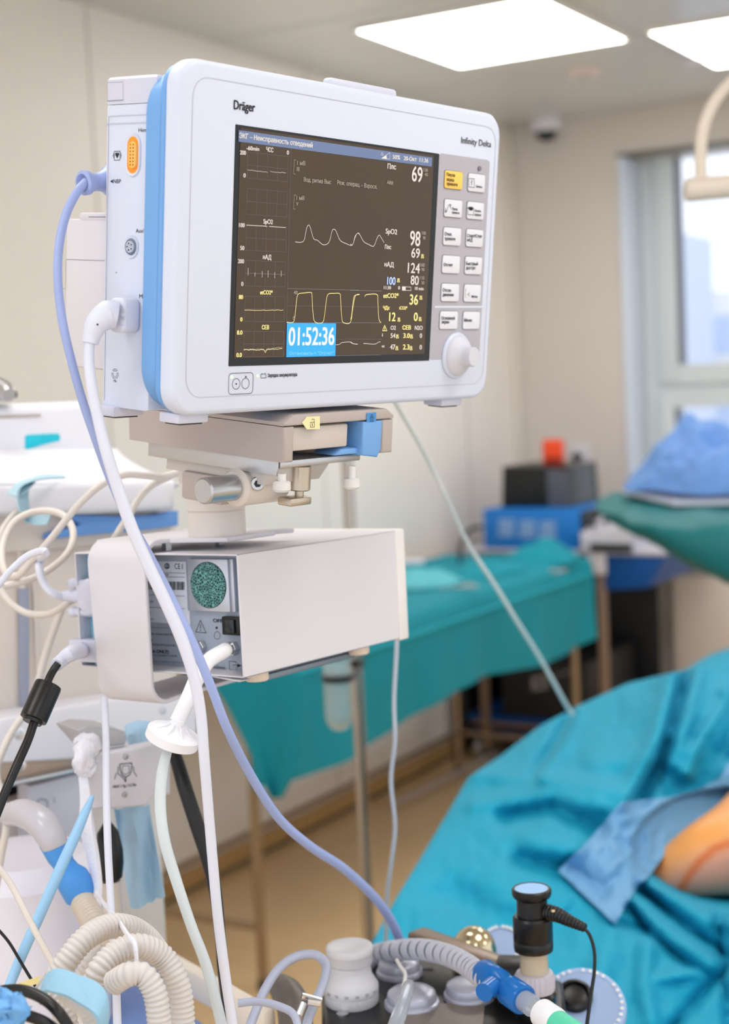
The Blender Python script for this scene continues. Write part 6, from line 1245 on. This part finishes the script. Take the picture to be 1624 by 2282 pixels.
# ================================================================== PATIENT under the turquoise drape
c12 = crop(1124, 1500, 2.918)
CTRL = [(760, 2300, .84), (790, 2180, .865), (830, 2085, .875), (880, 1995, .885), (935, 1905, .89), (985, 1820, .895), (1045, 1722, .90), (1115, 1678, .905), (1200, 1612, .93), (1290, 1568, .96), (1390, 1522, .99), (1530, 1488, 1.02), (1600, 1500, 1.0), (1720, 1540, .98),
        (1200, 1740, .93), (1400, 1640, .97), (1550, 1620, .99), (1700, 1650, .96), (1100, 1900, .90), (1300, 1830, .93), (1440, 1790, .93), (1600, 1760, .90), (1720, 1780, .9), (1050, 2080, .87), (1250, 2000, .88), (1450, 1960, .86), (1700, 1990, .85), (1150, 2200, .85), (1400, 2130, .85), (1600, 2080, .84), (1720, 2150, .84), (900, 2320, .83), (1200, 2340, .82), (1500, 2340, .82), (1720, 2340, .82), (1640, 1870, .86), (1900, 1560, 1.0), (1900, 1720, 1.03), (1930, 1900, 1.04), (1900, 2100, .95), (1900, 2340, .84), (2200, 1600, 1.0), (2200, 1780, 1.0), (2200, 1950, .99), (2200, 2150, .9), (2200, 2340, .84), (2500, 1700, .98), (2500, 1880, .98), (2500, 2150, .9), (2500, 2340, .84)]
def solve(A, y):
    n = len(y); M = [list(A[i])+[y[i]] for i in range(n)]
    for i in range(n):
        p = max(range(i, n), key=lambda r: abs(M[r][i])); M[i], M[p] = M[p], M[i]
        for r in range(i+1, n):
            f = M[r][i]/M[i][i]
            if f: 
                for c_ in range(i, n+1): M[r][c_] -= f*M[i][c_]
    x = [0]*n
    for i in range(n-1, -1, -1): x[i] = (M[i][n]-sum(M[i][k]*x[k] for k in range(i+1, n)))/M[i][i]
    return x
def phi(a, b_): r = math.hypot(a[0]-b_[0], a[1]-b_[1])/400; return math.sqrt(r*r+.05)
NC = len(CTRL); Am = [[phi(CTRL[i], CTRL[j])+(1e-3 if i == j else 0) for j in range(NC)]+[1] for i in range(NC)]+[[1]*NC+[0]]
WT = solve(Am, [c[2]-.9 for c in CTRL]+[0])
# folds: (points, width px, height m); positive ridge, negative crease
FOLDS = [([(1530, 1490), (1500, 1600), (1470, 1700), (1425, 1780)], 17, -.030), ([(1500, 1495), (1478, 1600), (1440, 1700), (1400, 1770)], 24, .018), ([(1555, 1495), (1530, 1600), (1500, 1700)], 18, .016),
         ([(1268, 1590), (1240, 1650), (1185, 1728)], 13, -.016), ([(1290, 1590), (1265, 1650), (1210, 1730)], 16, .010),
         ([(1060, 1725), (1200, 1735), (1365, 1762)], 22, .014), ([(1124, 1825), (1230, 1800), (1330, 1850)], 24, -.018), ([(1060, 1790), (1220, 1775), (1380, 1800)], 22, .012),
         ([(1160, 1915), (1260, 1935), (1330, 1990)], 26, -.016), ([(1000, 1990), (1120, 2060), (1250, 2070)], 40, -.014), ([(1180, 1880), (1280, 1900)], 30, .010),
         ([(1330, 1700), (1440, 1690), (1480, 1640)], 30, .014), ([(1620, 1540), (1560, 1640), (1530, 1720)], 18, .018), ([(1600, 1560), (1545, 1640)], 16, -.014), ([(1660, 1560), (1610, 1680)], 20, -.016),
         ([(1430, 1985), (1520, 2060), (1600, 2120), (1680, 2170)], 15, -.022), ([(1410, 2010), (1500, 2090), (1600, 2155)], 18, .016), ([(1404, 2020), (1450, 2080), (1530, 2150), (1600, 2180)], 12, -.014),
         ([(1450, 1970), (1560, 2040), (1680, 2080)], 18, .014), ([(1560, 1990), (1680, 2020)], 14, -.012), ([(1440, 2110), (1435, 2190), (1450, 2280)], 20, .016), ([(1360, 2080), (1330, 2180)], 26, .010),
         ([(1620, 2160), (1560, 2220), (1500, 2290)], 16, -.018), ([(1600, 2050), (1612, 2160), (1624, 2290)], 13, -.016), ([(1640, 2050), (1650, 2200)], 18, .014), ([(1470, 2180), (1560, 2165), (1620, 2185)], 14, .012), ([(1380, 2060), (1440, 2075)], 12, -.01)]
def dseg(p, a, b_):
    ax, ay = b_[0]-a[0], b_[1]-a[1]; l2 = ax*ax+ay*ay; t = max(0, min(1, ((p[0]-a[0])*ax+(p[1]-a[1])*ay)/l2)); return math.hypot(p[0]-a[0]-t*ax, p[1]-a[1]-t*ay)
FB = [(min(x for x, _ in f)-3*w, max(x for x, _ in f)+3*w, min(y for _, y in f)-3*w, max(y for _, y in f)+3*w) for f, w, h in FOLDS]
def dz(px, py, folds=True):
    z = .9+WT[NC]+sum(WT[i]*phi((px, py), CTRL[i]) for i in range(NC))
    if folds:
        for (f, w, h), bb in zip(FOLDS, FB):
            if bb[0] < px < bb[1] and bb[2] < py < bb[3]:
                d = min(dseg((px, py), f[k], f[k+1]) for k in range(len(f)-1)); z += h*math.exp(-(d/w)**2)
        z += .004*noise.noise(Vector((px/60, py/60, 0)))+.0022*noise.noise(Vector((px/22, py/30, 4)))
        # sink where the skin field shows
        e = math.hypot((px-1640)/190, (py-1890)/110)
        if e < 1.25: z -= .05*max(0, min(1, (1.25-e)/.35))
    return z
LEFT = [(1530, 1487), (1390, 1520), (1280, 1570), (1200, 1612), (1110, 1680), (1042, 1724), (985, 1820), (932, 1908), (880, 1992), (830, 2085), (790, 2180), (755, 2300), (740, 2360)]
pd2 = thing('patient_drape', 'large turquoise surgical drape over the patient, deeply folded', 'drape', HZ(1300, 1950, .3))
# rows follow the left outline, columns run to the right past the frame
LP_ = arc_pts(LEFT, 190)
RP = arc_pts([(2560, 1640), (2560, 2420)], 190)
b = MB(); G = []; NCOL = 250
for i in range(191):
    row = []; (lx, ly), (rx2, ry2) = LP_[i], RP[i]
    e0 = HZ(lx, ly, dz(lx, ly)); out_ = Vector((-.9, .35, 0)).normalized()
    for k in range(10, 0, -1):   # hanging side beyond the edge
        w = k/10; row.append(e0+out_*(.03*math.sin(min(1, w*2.5)*PI/2)+.02*w*math.sin(i*.35))+Vector((0, 0, -.6*w**1.3)))
    for j in range(NCOL+1):
        v = (j/NCOL)**1.25; px = lx+(rx2-lx)*v; py = ly+(ry2-ly)*v
        edge = math.exp(-j/3.0)*.012
        row.append(HZ(px, py, dz(px, py))+Vector((0, 0, -edge)))
    G.append(row)
LR = G[-1]
for k in range(1, 9):
    w = k/8; G.append([p+Vector((.02*math.sin(i*.07)*w, -.03*math.sin(min(1, w*2)*PI/2), -.5*w**1.2)) for i, p in enumerate(LR)])
b.sheet(G, .0015); b.build('drape_sheet', M_cyan, pd2, ang=70)
# second lump of drape behind, at the right edge
b = MB(); rows = [[(1520, 1500, 3.5), (1570, 1468, 3.6), (1620, 1448, 3.7), (1740, 1420, 3.8)], [(1515, 1510, 3.3), (1565, 1490, 3.3), (1620, 1470, 3.35), (1740, 1450, 3.4)], [(1530, 1560, 3.1), (1580, 1540, 3.1), (1630, 1530, 3.1), (1740, 1520, 3.1)]]
b.sheet(surf(rows, 20, 24), .002); b.build('far_fold', M_cyan, pd2)
# light blue adhesive sheet on top
shp_top = [(1244, 1940), (1300, 1885), (1345, 1835), (1382, 1788), (1440, 1782), (1500, 1775), (1560, 1758), (1605, 1735), (1622, 1700), (1700, 1640)]
shp_bot = [(1372, 2060), (1395, 2015), (1420, 1975), (1448, 1950), (1475, 1912), (1510, 1870), (1550, 1840), (1590, 1828), (1625, 1780), (1700, 1740)]
Ta = arc_pts(shp_top, 90); Tb = arc_pts(shp_bot, 90); G = []
for i in range(91):
    row = []
    for j in range(41):
        v = j/40; px = Ta[i][0]+(Tb[i][0]-Ta[i][0])*v; py = Ta[i][1]+(Tb[i][1]-Ta[i][1])*v
        cr2_ = .007*(1-2*abs(noise.noise(Vector((px/38, py/38, 1)))))*math.exp(-(math.hypot(px-1400, py-1890)/70)**2)
        row.append(HZ(px, py, max(dz(px, py), dz(px, py, False)-.012)+.011+cr2_+.002*noise.noise(Vector((px/50, py/50, 9)))))
    G.append(row)
b = MB(); b.sheet(G, .001)
tag(b.build('adhesive_sheet', M_ltblue, ang=70), 'pale blue adhesive sheet stuck over the turquoise drape beside the skin', 'surgical sheet')
# body: lying figure, hip and flank showing iodine-stained skin
pr = thing('person', 'patient lying under turquoise drapes with orange iodine-stained skin showing', 'person', HZ(1650, 1900, .75))
def pz_(px, py, z): return HZ(px, py, z)
J = [pz_(1760, 1880, .86), pz_(1640, 1895, .868), pz_(1560, 1918, .862), pz_(1480, 1952, .835), pz_(1380, 1990, .78), pz_(1270, 2030, .74), pz_(1960, 1850, .84), pz_(2160, 1820, .84), pz_(2300, 1800, .84), pz_(2360, 1795, .84), pz_(2120, 1960, .82), pz_(2000, 2060, .78), pz_(1900, 2120, .76), pz_(2200, 1740, .80), pz_(2080, 1700, .78), pz_(1800, 1740, .80), pz_(1700, 1720, .79), pz_(1600, 1700, .78)]
EDG = [(0, 1), (1, 2), (2, 3), (3, 4), (4, 5), (0, 6), (6, 7), (7, 8), (8, 9), (7, 10), (10, 11), (11, 12), (7, 13), (13, 14), (0, 15), (15, 16), (16, 17)]
RAD = [.10, .088, .070, .042, .034, .03, .13, .12, .055, .095, .06, .045, .035, .06, .045, .075, .06, .05]
me = bpy.data.meshes.new('body'); c0 = ROOT[pr.name].inverted(); me.from_pydata([tuple(c0 @ j) for j in J], EDG, []); bo = bpy.data.objects.new('body', me); COL.objects.link(bo); bo.parent = pr
sm = bo.modifiers.new('skin', 'SKIN'); 
for k, r in enumerate(RAD): me.skin_vertices[0].data[k].radius = (r, r*.8)
me.skin_vertices[0].data[0].use_root = True
ss = bo.modifiers.new('sub', 'SUBSURF'); ss.levels = 4; ss.render_levels = 4
bpy.context.view_layer.update(); ev = bo.evaluated_get(bpy.context.evaluated_depsgraph_get()); me2 = bpy.data.meshes.new_from_object(ev); bo.modifiers.clear(); bo.data = me2
me2.shade_smooth(); ca_ = me2.color_attributes.new('stain', 'FLOAT_COLOR', 'POINT')
STR = [(1624, 1880), (1590, 1892), (1560, 1918), (1535, 1950), (1515, 1985)]
M0 = ROOT[pr.name]
for i, v in enumerate(me2.vertices):
    x, y, d = proj(M0 @ v.co); k1 = max(0, min(1, (y-(1905-(x-1500)*.45))/60)); col = [(246, 168, 92), (226, 158, 132)]
    c_ = [lin(col[0][q])*(1-k1)+lin(col[1][q])*k1 for q in range(3)]
    dd = min(dseg((x, y), STR[k], STR[k+1]) for k in range(4)); s_ = max(0, min(1, 1.5-dd/9)); c_ = [c_[q]*(1-s_*.85)+(lin((222, 100, 22)[q]))*s_*.85 for q in range(3)]
    s2_ = max(0, min(1, 1-(x-1450)/40)); c_ = [c_[q]*(1-s2_*.5)+(lin((236, 110, 60)[q]))*s2_*.5 for q in range(3)]
    ca_.data[i].color = (*c_, 1)
me2.materials.append(mat('skin', (0, 0, 0), .42, attr='stain', bump=.1, bscale=90))
# operating table under the drape
b = MB(); q = HZ(1500, 1950, .6); b.box(Fr((q.x+.2, q.y, 0), yawm(18)), -.6, 1.3, -.26, .26, .6, .7, .03); b.box(Fr((q.x+.4, q.y, 0), yawm(18)), -.2, .2, -.18, .18, .05, .6, .02); b.box(Fr((q.x+.4, q.y, 0), yawm(18)), -.5, .5, -.25, .25, 0, .06, .01)
tag(b.build('operating_table', M_softblack), 'dark operating table carrying the patient under the turquoise drape', 'operating table')
bpy.data.objects.remove(_to)
